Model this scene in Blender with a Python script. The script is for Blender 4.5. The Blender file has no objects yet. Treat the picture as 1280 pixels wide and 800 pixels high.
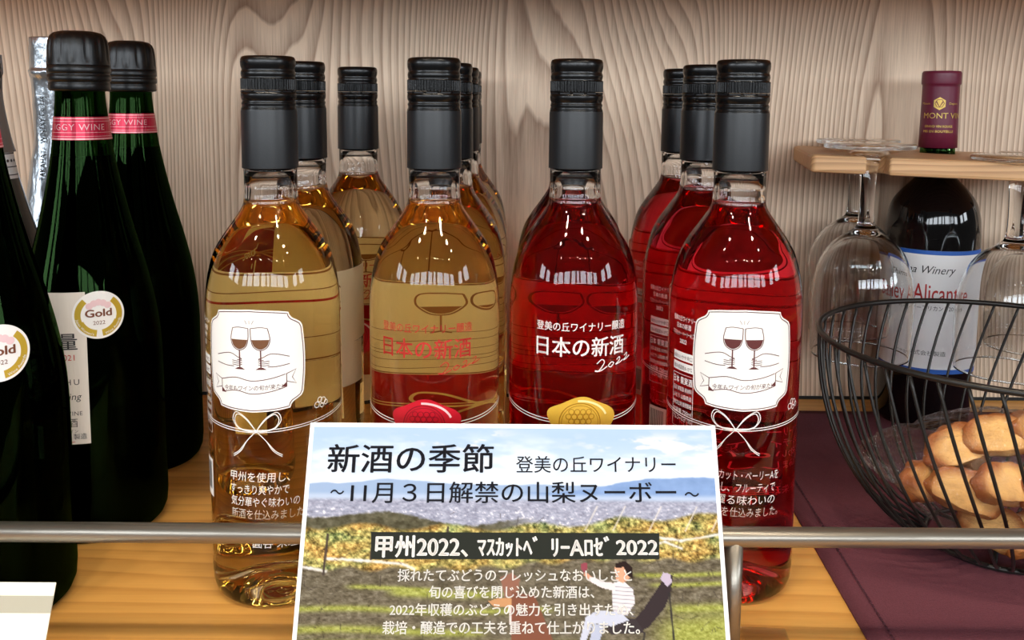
import bpy, bmesh, math, random
import numpy as np
from mathutils import Vector, Matrix, noise as mnoise

random.seed(7)
rng = np.random.default_rng(7)
sc = bpy.context.scene
COL = sc.collection
PI = math.pi
R = math.radians

# ------------------------------------------------------------------ camera
ZC = .285
F = 1150.0
PITCH, ROLL = R(6.7), R(0.4)
cd = bpy.data.cameras.new('camera')
cam = bpy.data.objects.new('camera', cd)
COL.objects.link(cam)
cd.sensor_width = 36
cd.lens = F / 1280 * 36
cd.shift_y = -(400 - 255) / 1280
cd.clip_start = .02
cam.location = (0, 0, ZC)
fwv = Vector((0, math.cos(PITCH), -math.sin(PITCH)))
up0 = Vector((0, math.sin(PITCH), math.cos(PITCH)))
rt0 = Vector((1, 0, 0))
rt = rt0 * math.cos(ROLL) + up0 * math.sin(ROLL)
up = -rt0 * math.sin(ROLL) + up0 * math.cos(ROLL)
cam.rotation_euler = Matrix((rt, up, -fwv)).transposed().to_euler()
sc.camera = cam

# ------------------------------------------------------------------ world and lights
w = bpy.data.worlds.new('shop_interior_light')
sc.world = w
w.use_nodes = True
bg = w.node_tree.nodes['Background']
bg.inputs[0].default_value = (1.0, .95, .89, 1)
bg.inputs[1].default_value = .07


def area(name, loc, rot, sx, sy, power, color):
    l = bpy.data.lights.new(name, 'AREA')
    l.shape = 'RECTANGLE'
    l.size, l.size_y = sx, sy
    l.energy = power
    l.color = color
    o = bpy.data.objects.new(name, l)
    o.location = loc
    o.rotation_euler = rot
    COL.objects.link(o)
    return o


# shop windows across the room, behind the photographer
for k, (x, wd) in enumerate(((-3.6, .8), (-2.5, .9), (-1.35, .9), (-.35, .6), (.35, .35), (1.2, .9), (2.3, 1.0), (3.5, .8))):
    area('window_light', (x, -4.2, 1.30), (R(90), 0, 0), wd, .95, 34 * wd, (.86, .93, 1))
for x, s_ in ((-4.6, -1), (4.6, 1)):
    for y in (-3.0, -1.6):
        area('side_window_light', (x, y, 1.30), (R(90), 0, R(90) * s_), .9, .95, 30, (.86, .93, 1))
# ceiling downlights of the shop
for (x, y, e) in ((-.95, -.45, 7), (-.6, -.3, 8), (-.25, -.2, 9), (.12, -.22, 9), (.48, -.3, 8), (.85, -.42, 7), (1.3, -.7, 7),
                  (-1.5, -1.9, 5), (-.6, -2.1, 5), (.2, -2.0, 5), (.5, -2.2, 5), (1.0, -2.1, 5), (1.7, -1.9, 5)):
    l = bpy.data.lights.new('ceiling_downlight', 'POINT')
    l.energy = e * (2.5 if y > -1 else 1.5)
    l.shadow_soft_size = .055
    l.color = (1, .86, .68)
    o = bpy.data.objects.new('ceiling_downlight', l)
    o.location = (x, y, 1.95)
    COL.objects.link(o)

sc.view_settings.view_transform = 'Standard'
sc.view_settings.look = 'None'
sc.view_settings.exposure = 0.24
sc.view_settings.gamma = 1
cy = sc.cycles
cy.max_bounces = 16
cy.transmission_bounces = 14
cy.transparent_max_bounces = 24
cy.glossy_bounces = 6
cy.diffuse_bounces = 4
cy.sample_clamp_indirect = 9
cy.blur_glossy = .6


# ------------------------------------------------------------------ materials
def lin(c):
    return [((v / 255) / 12.92 if v / 255 <= .04045 else ((v / 255 + .055) / 1.055) ** 2.4) for v in c[:3]] + [1.0]


def pmat(name, rgb, rough=.5, metal=0.0, spec=.5, bump=0, bscale=400, var=0, vscale=60, trans=0, ior=1.45, coat=0, stretch=(1, 1, 1)):
    m = bpy.data.materials.new(name)
    m.use_nodes = True
    nt = m.node_tree
    b = nt.nodes['Principled BSDF']
    c = lin(rgb)
    b.inputs['Base Color'].default_value = c
    b.inputs['Roughness'].default_value = rough
    b.inputs['Metallic'].default_value = metal
    b.inputs['Specular IOR Level'].default_value = spec
    b.inputs['IOR'].default_value = ior
    b.inputs['Transmission Weight'].default_value = trans
    b.inputs['Coat Weight'].default_value = coat
    if bump or var:
        tc = nt.nodes.new('ShaderNodeTexCoord')
        mp = nt.nodes.new('ShaderNodeMapping')
        mp.inputs['Scale'].default_value = stretch
        nt.links.new(tc.outputs['Object'], mp.inputs['Vector'])
    if bump:
        n = nt.nodes.new('ShaderNodeTexNoise')
        n.inputs['Scale'].default_value = bscale
        n.inputs['Detail'].default_value = 4
        bp = nt.nodes.new('ShaderNodeBump')
        bp.inputs['Strength'].default_value = bump
        bp.inputs['Distance'].default_value = .001
        nt.links.new(mp.outputs[0], n.inputs['Vector'])
        nt.links.new(n.outputs['Fac'], bp.inputs['Height'])
        nt.links.new(bp.outputs[0], b.inputs['Normal'])
    if var:
        n = nt.nodes.new('ShaderNodeTexNoise')
        n.inputs['Scale'].default_value = vscale
        n.inputs['Detail'].default_value = 5
        nt.links.new(mp.outputs[0], n.inputs['Vector'])
        mx = nt.nodes.new('ShaderNodeMix')
        mx.data_type = 'RGBA'
        mx.inputs[6].default_value = [v * (1 - var) for v in c[:3]] + [1]
        mx.inputs[7].default_value = [min(1, v * (1 + var)) for v in c[:3]] + [1]
        nt.links.new(n.outputs['Fac'], mx.inputs[0])
        nt.links.new(mx.outputs[2], b.inputs['Base Color'])
    return m


def wood(name, light, dark, axis, rings, warp, wsx, wsl, off=(0, 0, 0), rough=.55, pore=.35, contrast=1.0):
    """veneer: contour bands of a stretched noise field, grain runs along `axis` (0 = x, 2 = z)"""
    m = bpy.data.materials.new(name)
    m.use_nodes = True
    nt = m.node_tree
    N, L = nt.nodes.new, nt.links.new
    b = nt.nodes['Principled BSDF']
    b.inputs['Roughness'].default_value = rough
    tc = N('ShaderNodeTexCoord')
    sp = N('ShaderNodeSeparateXYZ')
    L(tc.outputs['Object'], sp.inputs[0])
    along = sp.outputs['XYZ'.index('XYZ'[axis])]
    across = sp.outputs[0] if axis == 2 else sp.outputs[1]
    if axis == 0:
        ad = N('ShaderNodeMath'); ad.operation = 'ADD'; L(sp.outputs[1], ad.inputs[0]); L(sp.outputs[2], ad.inputs[1]); across = ad.outputs[0]

    def mth(op, a, c=None, d=None):
        n = N('ShaderNodeMath')
        n.operation = op
        for i, v in enumerate((a, c, d)):
            if v is None: continue
            if isinstance(v, (int, float)):
                n.inputs[i].default_value = v
            else:
                L(v, n.inputs[i])
        return n.outputs[0]

    def vec(sa, sl, o):
        c = N('ShaderNodeCombineXYZ')
        L(mth('MULTIPLY_ADD', across, sa, o[0]), c.inputs[0])
        L(mth('MULTIPLY_ADD', along, sl, o[1]), c.inputs[1])
        c.inputs[2].default_value = o[2]
        return c.outputs[0]

    def nz(v, detail=2, rough_=.5):
        n = N('ShaderNodeTexNoise')
        n.inputs['Scale'].default_value = 1
        n.inputs['Detail'].default_value = detail
        n.inputs['Roughness'].default_value = rough_
        L(v, n.inputs['Vector'])
        return n.outputs['Fac']
    big = nz(vec(wsx, wsl, off), 1.0)
    small = nz(vec(wsx * 8, wsl * 2.5, (3.1, 7.7, 1)), 2)
    t = mth('MULTIPLY_ADD', big, warp, mth('MULTIPLY', across, rings))
    t = mth('MULTIPLY_ADD', small, .9, t)
    fr = mth('FRACT', t)
    # early wood rises slowly, late wood ends sharply
    saw = mth('POWER', fr, 1.6)
    edge = mth('MULTIPLY', mth('SUBTRACT', 1.0, fr), 9)
    band = mth('MULTIPLY', saw, mth('MINIMUM', edge, 1.0))
    pores = nz(vec(900, 22, (0, 0, 4)), 3, .7)
    fib = nz(vec(260, 5, (9, 2, 4)), 2)
    val = mth('ADD', mth('MULTIPLY', band, .62 * contrast), mth('MULTIPLY', mth('SUBTRACT', pores, .5), pore * 1.6))
    val = mth('ADD', val, mth('MULTIPLY', mth('SUBTRACT', fib, .5), .7 * pore))
    val = mth('ADD', val, mth('MULTIPLY', mth('SUBTRACT', big, .5), .35))
    rmp = N('ShaderNodeValToRGB')
    rmp.color_ramp.elements[0].position = -.0
    rmp.color_ramp.elements[0].color = lin(light)
    rmp.color_ramp.elements[1].position = .85
    rmp.color_ramp.elements[1].color = lin(dark)
    L(val, rmp.inputs[0])
    L(rmp.outputs[0], b.inputs['Base Color'])
    bp = N('ShaderNodeBump')
    bp.inputs['Strength'].default_value = .12
    bp.inputs['Distance'].default_value = .0006
    L(val, bp.inputs['Height'])
    L(bp.outputs[0], b.inputs['Normal'])
    return m


def glass(name, rgb=(1, 1, 1), ior=1.45, rough=0.0):
    m = bpy.data.materials.new(name)
    m.use_nodes = True
    nt = m.node_tree
    nt.nodes.remove(nt.nodes['Principled BSDF'])
    g = nt.nodes.new('ShaderNodeBsdfGlass')
    g.inputs['Color'].default_value = (*rgb, 1)
    g.inputs['IOR'].default_value = ior
    g.inputs['Roughness'].default_value = rough
    nt.links.new(g.outputs[0], nt.nodes['Material Output'].inputs['Surface'])
    return m


def liquid(name, absorb):
    """wine: same refraction as the glass round it, so only its absorption shows"""
    m = bpy.data.materials.new(name)
    m.use_nodes = True
    nt = m.node_tree
    nt.nodes.remove(nt.nodes['Principled BSDF'])
    t = nt.nodes.new('ShaderNodeBsdfTransparent')
    v = nt.nodes.new('ShaderNodeVolumeAbsorption')
    d = max(absorb)
    v.inputs['Color'].default_value = (1 - absorb[0] / d, 1 - absorb[1] / d, 1 - absorb[2] / d, 1)
    v.inputs['Density'].default_value = d
    out = nt.nodes['Material Output']
    nt.links.new(t.outputs[0], out.inputs['Surface'])
    nt.links.new(v.outputs[0], out.inputs['Volume'])
    return m


def paper(name, rgb, translucent=.45):
    m = bpy.data.materials.new(name)
    m.use_nodes = True
    nt = m.node_tree
    nt.nodes.remove(nt.nodes['Principled BSDF'])
    d = nt.nodes.new('ShaderNodeBsdfDiffuse')
    t = nt.nodes.new('ShaderNodeBsdfTranslucent')
    x = nt.nodes.new('ShaderNodeMixShader')
    n = nt.nodes.new('ShaderNodeTexNoise')
    n.inputs['Scale'].default_value = 90
    mx = nt.nodes.new('ShaderNodeMix')
    mx.data_type = 'RGBA'
    c = lin(rgb)
    mx.inputs[6].default_value = [v * .94 for v in c[:3]] + [1]
    mx.inputs[7].default_value = c
    nt.links.new(n.outputs['Fac'], mx.inputs[0])
    nt.links.new(mx.outputs[2], d.inputs[0])
    nt.links.new(mx.outputs[2], t.inputs[0])
    x.inputs[0].default_value = translucent
    nt.links.new(d.outputs[0], x.inputs[1])
    nt.links.new(t.outputs[0], x.inputs[2])
    nt.links.new(x.outputs[0], nt.nodes['Material Output'].inputs['Surface'])
    return m


M = {}
M['wall'] = wood('ash_veneer', (232, 208, 180), (138, 103, 77), 2, 135, 42, 6.0, 1.15, (2.3, 5.2, .4), pore=.5, contrast=1.15)
M['shelf'] = wood('honey_wood', (226, 170, 90), (178, 114, 46), 0, 75, 7, 6, 1.6, (1.2, 3.3, 2), rough=.38, pore=.28, contrast=.7)
M['board'] = wood('larch_board', (222, 178, 128), (150, 98, 58), 0, 160, 8, 14, 3, (4, 1, 2), rough=.5, pore=.2)
M['black'] = pmat('black_seam', (14, 13, 12), .6, var=.2)
M['cap'] = pmat('black_cap_lacquer', (9, 9, 10), .27, spec=.5, bump=.05, bscale=900, var=.1)
M['sleeve'] = pmat('black_capsule_sleeve', (22, 24, 27), .38, spec=.55, bump=.06, bscale=1500, var=.12)
M['clear'] = glass('clear_bottle_glass', (1, 1, 1), 1.40)
M['crystal'] = glass('clear_wine_glass', (.985, .99, .99), 1.46)
M['acrylic'] = glass('clear_acrylic', (.98, .99, 1), 1.47)
M['green'] = glass('dark_green_glass', (.055, .13, .04), 1.5)
M['amber_wine'] = liquid('amber_wine', (.4, 2.8, 10.5))
M['red_wine'] = liquid('rose_red_wine', (4.6, 60, 50))
M['dark_wine'] = pmat('dark_wine', (6, 6, 4), .8, spec=.0, var=.3)
M['black_wine'] = pmat('black_bottle_glass', (7, 6, 7), .06, spec=.6, var=.2)
M['white'] = pmat('white_label_paper', (240, 240, 240), .55, var=.02)
M['white_ink'] = pmat('white_ink', (246, 243, 238), .5, var=.02)
M['maroon_ink'] = pmat('maroon_ink', (92, 40, 38), .5, var=.1)
M['brown_ink'] = pmat('brown_ink', (112, 72, 44), .5, var=.1)
M['red_ink'] = pmat('red_ink', (186, 40, 34), .5, var=.08)
M['dark_ink'] = pmat('dark_grey_ink', (52, 52, 54), .5, var=.08)
M['pale_skin'] = pmat('line_drawing_white', (226, 224, 222), .5, var=.03)
M['seal_red'] = pmat('red_wax_seal_print', (196, 22, 42), .35, var=.12, vscale=160)
M['seal_red_dark'] = pmat('dark_red_seal_line', (140, 10, 28), .4, var=.1)
M['seal_red_light'] = pmat('pale_seal_highlight', (244, 200, 200), .4, var=.05)
M['seal_gold'] = pmat('gold_wax_seal_print', (216, 172, 62), .35, var=.12, vscale=160)
M['seal_gold_dark'] = pmat('dark_gold_seal_line', (166, 118, 22), .4, var=.1)
M['seal_gold_light'] = pmat('pale_gold_highlight', (248, 228, 160), .4, var=.05)
M['back_beige'] = paper('beige_back_label', (250, 236, 206), .55)
M['back_red'] = paper('red_back_label', (176, 34, 38), .5)
M['back_line'] = paper('brown_back_line', (150, 104, 66), .4)
M['back_cream'] = paper('cream_back_line', (248, 220, 160), .5)
M['crimson'] = pmat('crimson_foil_band', (196, 26, 62), .3, metal=.35, var=.1, vscale=200)
M['pink_line'] = pmat('pale_pink_foil_line', (232, 176, 178), .35, metal=.3, var=.05)
M['silver'] = pmat('crinkled_silver_foil', (190, 198, 205), .28, metal=.9, bump=.8, bscale=170, var=.15, stretch=(1, 1, .6))
M['grey_foil'] = pmat('grey_matte_foil', (128, 122, 118), .5, metal=.4, bump=.1, bscale=200, var=.1)
M['cork_cap'] = pmat('black_moulded_plastic', (12, 13, 14), .34, spec=.5, bump=.05, bscale=1200, var=.1)
M['gold'] = pmat('gold_print', (206, 176, 62), .4, metal=.4, var=.12)
M['brown_text'] = pmat('brown_print', (122, 70, 46), .5, var=.1)
M['pink_pale'] = pmat('pale_pink_print', (232, 200, 206), .5, var=.08)
M['textured_label'] = pmat('ribbed_label_paper', (222, 216, 208), .6, bump=.3, bscale=500, var=.05, stretch=(1, 1, .1))
M['burgundy'] = pmat('burgundy_capsule', (104, 30, 54), .38, spec=.5, bump=.06, bscale=500, var=.12)
M['gold_leaf'] = pmat('gold_leaf_print', (214, 178, 96), .3, metal=.6, var=.1)
M['blue'] = pmat('blue_label_border', (38, 92, 178), .5, var=.06)
M['nickel'] = pmat('brushed_nickel', (150, 143, 132), .33, metal=.85, bump=.12, bscale=300, var=.08, stretch=(.15, 1, 1))
M['wire'] = pmat('black_steel_wire', (46, 44, 42), .34, metal=.55, bump=.08, bscale=700, var=.1)
M['cloth'] = pmat('burgundy_linen', (108, 62, 72), .85, spec=.15, bump=.9, bscale=1300, var=.22, vscale=900)
M['stitch'] = pmat('burgundy_thread', (66, 24, 38), .8, var=.2)
M['cookie'] = pmat('baked_biscuit', (226, 172, 104), .6, bump=1.0, bscale=330, var=.4, vscale=110)
def _bake():
    nt = M['cookie'].node_tree
    b = nt.nodes['Principled BSDF']
    src = b.inputs['Base Color'].links[0].from_socket
    at = nt.nodes.new('ShaderNodeAttribute'); at.attribute_name = 'bake'
    mx = nt.nodes.new('ShaderNodeMix'); mx.data_type = 'RGBA'
    nt.links.new(at.outputs['Fac'], mx.inputs[0])
    nt.links.new(src, mx.inputs[6])
    mx.inputs[7].default_value = lin((150, 84, 34))
    nt.links.new(mx.outputs[2], b.inputs['Base Color'])
_bake()
M['bag'] = None
M['cream'] = pmat('cream_card', (244, 240, 220), .6, var=.02)
M['grey_band'] = pmat('grey_print_band', (176, 172, 156), .6, var=.04)
M['box_ink'] = pmat('charcoal_print_box', (34, 37, 31), .6, spec=.15, var=.08)
M['sign_back'] = pmat('white_sign_card', (238, 240, 242), .4, var=.02)


def bag_mat():
    m = bpy.data.materials.new('clear_plastic_film')
    m.use_nodes = True
    nt = m.node_tree
    nt.nodes.remove(nt.nodes['Principled BSDF'])
    t = nt.nodes.new('ShaderNodeBsdfTransparent')
    t.inputs[0].default_value = (.97, .97, .97, 1)
    g = nt.nodes.new('ShaderNodeBsdfGlossy')
    g.inputs['Roughness'].default_value = .08
    f = nt.nodes.new('ShaderNodeLayerWeight')
    pw = nt.nodes.new('ShaderNodeMath'); pw.operation = 'POWER'; pw.inputs[1].default_value = 2.2
    ml = nt.nodes.new('ShaderNodeMath'); ml.operation = 'MULTIPLY_ADD'; ml.inputs[1].default_value = .55; ml.inputs[2].default_value = .035
    nt.links.new(f.outputs['Facing'], pw.inputs[0]); nt.links.new(pw.outputs[0], ml.inputs[0])
    n = nt.nodes.new('ShaderNodeTexNoise')
    n.inputs['Scale'].default_value = 60
    n.inputs['Detail'].default_value = 4
    b = nt.nodes.new('ShaderNodeBump')
    b.inputs['Strength'].default_value = .5
    b.inputs['Distance'].default_value = .003
    x = nt.nodes.new('ShaderNodeMixShader')
    nt.links.new(n.outputs['Fac'], b.inputs['Height'])
    nt.links.new(b.outputs[0], g.inputs['Normal'])
    nt.links.new(b.outputs[0], f.inputs['Normal'])
    nt.links.new(ml.outputs[0], x.inputs[0])
    nt.links.new(t.outputs[0], x.inputs[1])
    nt.links.new(g.outputs[0], x.inputs[2])
    nt.links.new(x.outputs[0], nt.nodes['Material Output'].inputs['Surface'])
    return m


M['bag'] = bag_mat()


# ------------------------------------------------------------------ object helpers
def mesh_obj(name, verts, faces, mats, parent=None, midx=None, smooth=True, loc=None, rot=None):
    me = bpy.data.meshes.new(name)
    me.from_pydata([tuple(v) for v in verts], [], faces)
    if not isinstance(mats, (list, tuple)): mats = [mats]
    for m in mats: me.materials.append(m)
    if midx is not None: me.polygons.foreach_set('material_index', midx)
    if smooth: me.polygons.foreach_set('use_smooth', [True] * len(me.polygons))
    me.update()
    o = bpy.data.objects.new(name, me)
    COL.objects.link(o)
    if parent: o.parent = parent
    if loc: o.location = loc
    if rot: o.rotation_euler = rot
    return o


def bm_obj(name, bm, mats, parent=None, smooth=False, loc=None, rot=None):
    me = bpy.data.meshes.new(name)
    bm.normal_update()
    bm.to_mesh(me)
    bm.free()
    if not isinstance(mats, (list, tuple)): mats = [mats]
    for m in mats: me.materials.append(m)
    if smooth: me.polygons.foreach_set('use_smooth', [True] * len(me.polygons))
    o = bpy.data.objects.new(name, me)
    COL.objects.link(o)
    if parent: o.parent = parent
    if loc: o.location = loc
    if rot: o.rotation_euler = rot
    return o


def tag(o, label=None, cat=None, group=None, kind=None):
    if label: o['label'] = label
    if cat: o['category'] = cat
    if group: o['group'] = group
    if kind: o['kind'] = kind
    return o


def empty(name, loc, label, cat, group=None, rz=0):
    o = bpy.data.objects.new(name, None)
    o.empty_display_size = .02
    COL.objects.link(o)
    o.location = loc
    o.rotation_euler = (0, 0, rz)
    return tag(o, label, cat, group)


def copy_tree(o, parent=None):
    c = o.copy()
    COL.objects.link(c)
    c.parent = parent
    for ch in list(o.children): copy_tree(ch, c)
    return c


def smooth_prof(pts, n=6):
    """Catmull-Rom through (r, z) points"""
    P = [Vector(p) for p in pts]
    out = []
    for i in range(len(P) - 1):
        p0, p1, p2, p3 = P[max(i - 1, 0)], P[i], P[i + 1], P[min(i + 2, len(P) - 1)]
        for k in range(n):
            t = k / n
            q = .5 * ((2 * p1) + (p2 - p0) * t + (2 * p0 - 5 * p1 + 4 * p2 - p3) * t * t + (3 * p1 - p0 - 3 * p2 + p3) * t ** 3)
            out.append((max(q.x, 0), q.y))
    out.append(tuple(P[-1]))
    return out


def lathe(prof, seg=96, a0=0.0, a1=2 * PI):
    """returns verts, faces; r = 0 points are poles"""
    full = abs(a1 - a0 - 2 * PI) < 1e-6
    V, rings = [], []
    for (r, z) in prof:
        if r < 1e-6:
            rings.append([len(V)])
            V.append((0, 0, z))
        else:
            ids = []
            for k in range(seg if full else seg + 1):
                a = a0 + (a1 - a0) * k / seg
                ids.append(len(V))
                V.append((r * math.cos(a), r * math.sin(a), z))
            rings.append(ids)
    Fc = []
    for A, B in zip(rings, rings[1:]):
        n = seg if full else seg
        for k in range(n):
            k2 = (k + 1) % len(A) if len(A) > 1 else 0
            j2 = (k + 1) % len(B) if len(B) > 1 else 0
            if len(A) == 1 and len(B) == 1: continue
            if len(A) == 1: Fc.append((A[0], B[j2], B[k]))
            elif len(B) == 1: Fc.append((A[k], A[k2], B[0]))
            else: Fc.append((A[k], A[k2], B[j2], B[k]))
    return V, Fc


def lathe_obj(name, prof, mat, parent=None, seg=96, loc=None, rot=None):
    V, Fc = lathe(prof, seg)
    return mesh_obj(name, V, Fc, mat, parent, loc=loc, rot=rot)


def box_bm(bm, x0, x1, y0, y1, z0, z1, bev=0):
    r = bmesh.ops.create_cube(bm, size=1)
    vs = r['verts']
    for v in vs:
        v.co = Vector(((x0 + x1) / 2 + v.co.x * (x1 - x0), (y0 + y1) / 2 + v.co.y * (y1 - y0), (z0 + z1) / 2 + v.co.z * (z1 - z0)))
    if bev:
        es = list({e for v in vs for e in v.link_edges})
        bmesh.ops.bevel(bm, geom=es, offset=bev, segments=3, profile=.5, affect='EDGES')


def tube(path, rad, seg=8, closed=False):
    V, Fc = [], []
    P = [Vector(p) for p in path]
    n = len(P)
    prev = None
    for i, p in enumerate(P):
        a = P[(i - 1) % n] if (closed or i) else p
        b = P[(i + 1) % n] if (closed or i < n - 1) else p
        t = (b - a).normalized()
        if prev is None:
            ref = Vector((0, 0, 1)) if abs(t.z) < .9 else Vector((1, 0, 0))
            u = t.cross(ref).normalized()
        else:
            u = (prev - t * prev.dot(t)).normalized()
        prev = u
        v = t.cross(u)
        for k in range(seg):
            an = 2 * PI * k / seg
            V.append(p + (u * math.cos(an) + v * math.sin(an)) * rad)
    for i in range(n if closed else n - 1):
        j = (i + 1) % n
        for k in range(seg):
            k2 = (k + 1) % seg
            Fc.append((i * seg + k, i * seg + k2, j * seg + k2, j * seg + k))
    if not closed:
        Fc.append(tuple(range(seg))[::-1])
        Fc.append(tuple((n - 1) * seg + k for k in range(seg)))
    return V, Fc


# ------------------------------------------------------------------ flat print (2-D drawing, then laid on a surface)
def text_mesh(s, size, width=None, bold=0.0, shear=0.0, spacing=1.0, res=3):
    cu = bpy.data.curves.new('t', 'FONT')
    cu.body = s
    cu.size = 1
    cu.resolution_u = res
    cu.offset = 0
    cu.shear = shear
    cu.space_character = spacing
    ob = bpy.data.objects.new('t', cu)
    COL.objects.link(ob)
    dg = bpy.context.evaluated_depsgraph_get()
    me = bpy.data.meshes.new_from_object(ob.evaluated_get(dg))
    V = np.array([v.co[:] for v in me.vertices]).reshape(-1, 3)
    Fc = [tuple(p.vertices) for p in me.polygons]
    bpy.data.objects.remove(ob)
    bpy.data.curves.remove(cu)
    bpy.data.meshes.remove(me)
    if not len(V): return V[:, :2], Fc
    V = V[:, :2]
    V[:, 0] -= V[:, 0].min()
    if bold > 0:
        n0 = len(V)
        V = np.concatenate([V + np.array(d) * bold for d in ((-1, 0), (1, 0), (0, .7), (0, -.7))])
        Fc = [tuple(i + q * n0 for i in f_) for q in range(4) for f_ in Fc]
    V *= size
    if width: V[:, 0] *= width / V[:, 0].max()
    return V, Fc


class Flat:
    def __init__(s):
        s.V, s.F, s.I, s.D = [], [], [], []
        s.mats = []

    def mi(s, m):
        if m not in s.mats: s.mats.append(m)
        return s.mats.index(m)

    def add(s, V, Fc, m, lift):
        n = len(s.V)
        s.V += [(float(v[0]), float(v[1])) for v in V]
        s.D += [lift] * len(V)
        s.F += [tuple(i + n for i in f) for f in Fc]
        s.I += [s.mi(m)] * len(Fc)

    def poly(s, pts, m, lift=0.0):
        s.add(pts, [tuple(range(len(pts)))], m, lift)

    def rect(s, x0, y0, x1, y1, m, lift=0.0):
        s.poly([(x0, y0), (x1, y0), (x1, y1), (x0, y1)], m, lift)

    def disc(s, cx, cy, r, m, lift=0.0, n=40, ry=None):
        ry = ry or r
        s.poly([(cx + r * math.cos(2 * PI * k / n), cy + ry * math.sin(2 * PI * k / n)) for k in range(n)], m, lift)

    def ring(s, cx, cy, r, wd, m, lift=0.0, n=40, a0=0, a1=2 * PI):
        s.line([(cx + r * math.cos(a0 + (a1 - a0) * k / n), cy + r * math.sin(a0 + (a1 - a0) * k / n)) for k in range(n + 1)], wd, m, lift)

    def line(s, pts, wd, m, lift=0.0, smooth=0):
        if smooth: pts = curve2(pts, smooth)
        P = [Vector(p) for p in pts]
        V, Fc = [], []
        for i, p in enumerate(P):
            a, b = P[max(i - 1, 0)], P[min(i + 1, len(P) - 1)]
            d = (b - a)
            if d.length < 1e-9: d = Vector((1, 0))
            d.normalize()
            nrm = Vector((-d.y, d.x)) * wd / 2
            V += [tuple(p - nrm), tuple(p + nrm)]
        for i in range(len(P) - 1):
            Fc.append((2 * i, 2 * i + 2, 2 * i + 3, 2 * i + 1))
        s.add(V, Fc, m, lift)

    def text(s, body, x, y, size, m, lift=0.0, align='l', rot=0.0, **k):
        V, Fc = text_mesh(body, size, **k)
        if not len(V): return
        wd = V[:, 0].max()
        if align == 'c': V[:, 0] -= wd / 2
        if align == 'r': V[:, 0] -= wd
        if rot:
            c_, s_ = math.cos(rot), math.sin(rot)
            V = np.stack([V[:, 0] * c_ - V[:, 1] * s_, V[:, 0] * s_ + V[:, 1] * c_], 1)
        V = V + np.array([x, y])
        s.add(V, Fc, m, lift)

    def arc_text(s, body, cx, cy, r, a_mid, span, size, m, lift, **k):
        """letters read along the bottom arc"""
        V, Fc = text_mesh(body, size, **k)
        wd = V[:, 0].max()
        out = []
        for x, y in V:
            a = a_mid - span / 2 + span * x / wd
            rr = r - y
            out.append((cx + rr * math.cos(a), cy + rr * math.sin(a)))
        s.add(out, Fc, m, lift)

    def build(s, name, parent, radius=None, step=.0025, base=.0003, inward=False, rz=0.0):
        bm = bmesh.new()
        lay = bm.verts.layers.float.new('lift')
        vs = []
        for (x, y), d in zip(s.V, s.D):
            v = bm.verts.new((x, 0, y))
            v[lay] = d
            vs.append(v)
        for f, i in zip(s.F, s.I):
            try:
                fc = bm.faces.new([vs[k] for k in f])
                fc.material_index = i
            except ValueError:
                pass
        if radius:
            big = [f for f in bm.faces if len(f.verts) > 4]
            bmesh.ops.triangulate(bm, faces=big)
            xs = [v.co.x for v in bm.verts]
            x0, x1 = min(xs), max(xs)
            k = math.ceil(x0 / step)
            while k * step < x1:
                bmesh.ops.bisect_plane(bm, geom=bm.verts[:] + bm.edges[:] + bm.faces[:], dist=1e-7, plane_co=(k * step, 0, 0), plane_no=(1, 0, 0))
                k += 1
            for v in bm.verts:
                rr = radius(v.co.z) if callable(radius) else radius
                a = v.co.x / rr
                rr += base + v[lay]
                v.co = Vector((rr * math.sin(a), -rr * math.cos(a), v.co.z))
        else:
            for v in bm.verts: v.co.y = -base - v[lay]
        for m in s.mats: pass
        o = bm_obj(name, bm, [M[m] for m in s.mats], parent)
        o.rotation_euler = (0, 0, rz)
        return o


def curve2(pts, n=6):
    P = [Vector(p) for p in pts]
    out = []
    for i in range(len(P) - 1):
        p0, p1, p2, p3 = P[max(i - 1, 0)], P[i], P[i + 1], P[min(i + 2, len(P) - 1)]
        for k in range(n):
            t = k / n
            q = .5 * ((2 * p1) + (p2 - p0) * t + (2 * p0 - 5 * p1 + 4 * p2 - p3) * t * t + (3 * p1 - p0 - 3 * p2 + p3) * t ** 3)
            out.append((q.x, q.y))
    out.append(tuple(P[-1]))
    return out


# ------------------------------------------------------------------ pixel -> world (a construction aid: every result is an ordinary fixed place)
def ray(x, y): return fwv + rt * ((x - 640) / F) - up * ((y - 255) / F)
def at_y(x, y, Y):
    d = ray(x, y)
    return Vector((0, 0, ZC)) + d * (Y / d.y)
def at_z(x, y, z):
    d = ray(x, y)
    return Vector((0, 0, ZC)) + d * ((z - ZC) / d.z)


WALL = .850
# ------------------------------------------------------------------ structure
bm = bmesh.new(); box_bm(bm, -.95, 1.0, WALL, WALL + .02, .003, .95)
tag(bm_obj('wall_back', bm, M['wall']), kind='structure')
bm = bmesh.new(); box_bm(bm, -.95, 1.0, WALL - .0008, WALL + .018, 0.0, .003)
tag(bm_obj('trim_1', bm, M['black']), kind='structure')
bm = bmesh.new(); box_bm(bm, -.95, 1.0, .27, WALL + .03, -.03, 0, .001)
tag(bm_obj('shelf', bm, M['shelf']), kind='structure')

bm = bmesh.new(); box_bm(bm, -.95, 1.0, .45, WALL + .03, .42, .445, .001)  # unseen shelf above, its height and front edge set to shade the rear
tag(bm_obj('shelf_upper_unseen', bm, M['shelf']), kind='structure')

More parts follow.
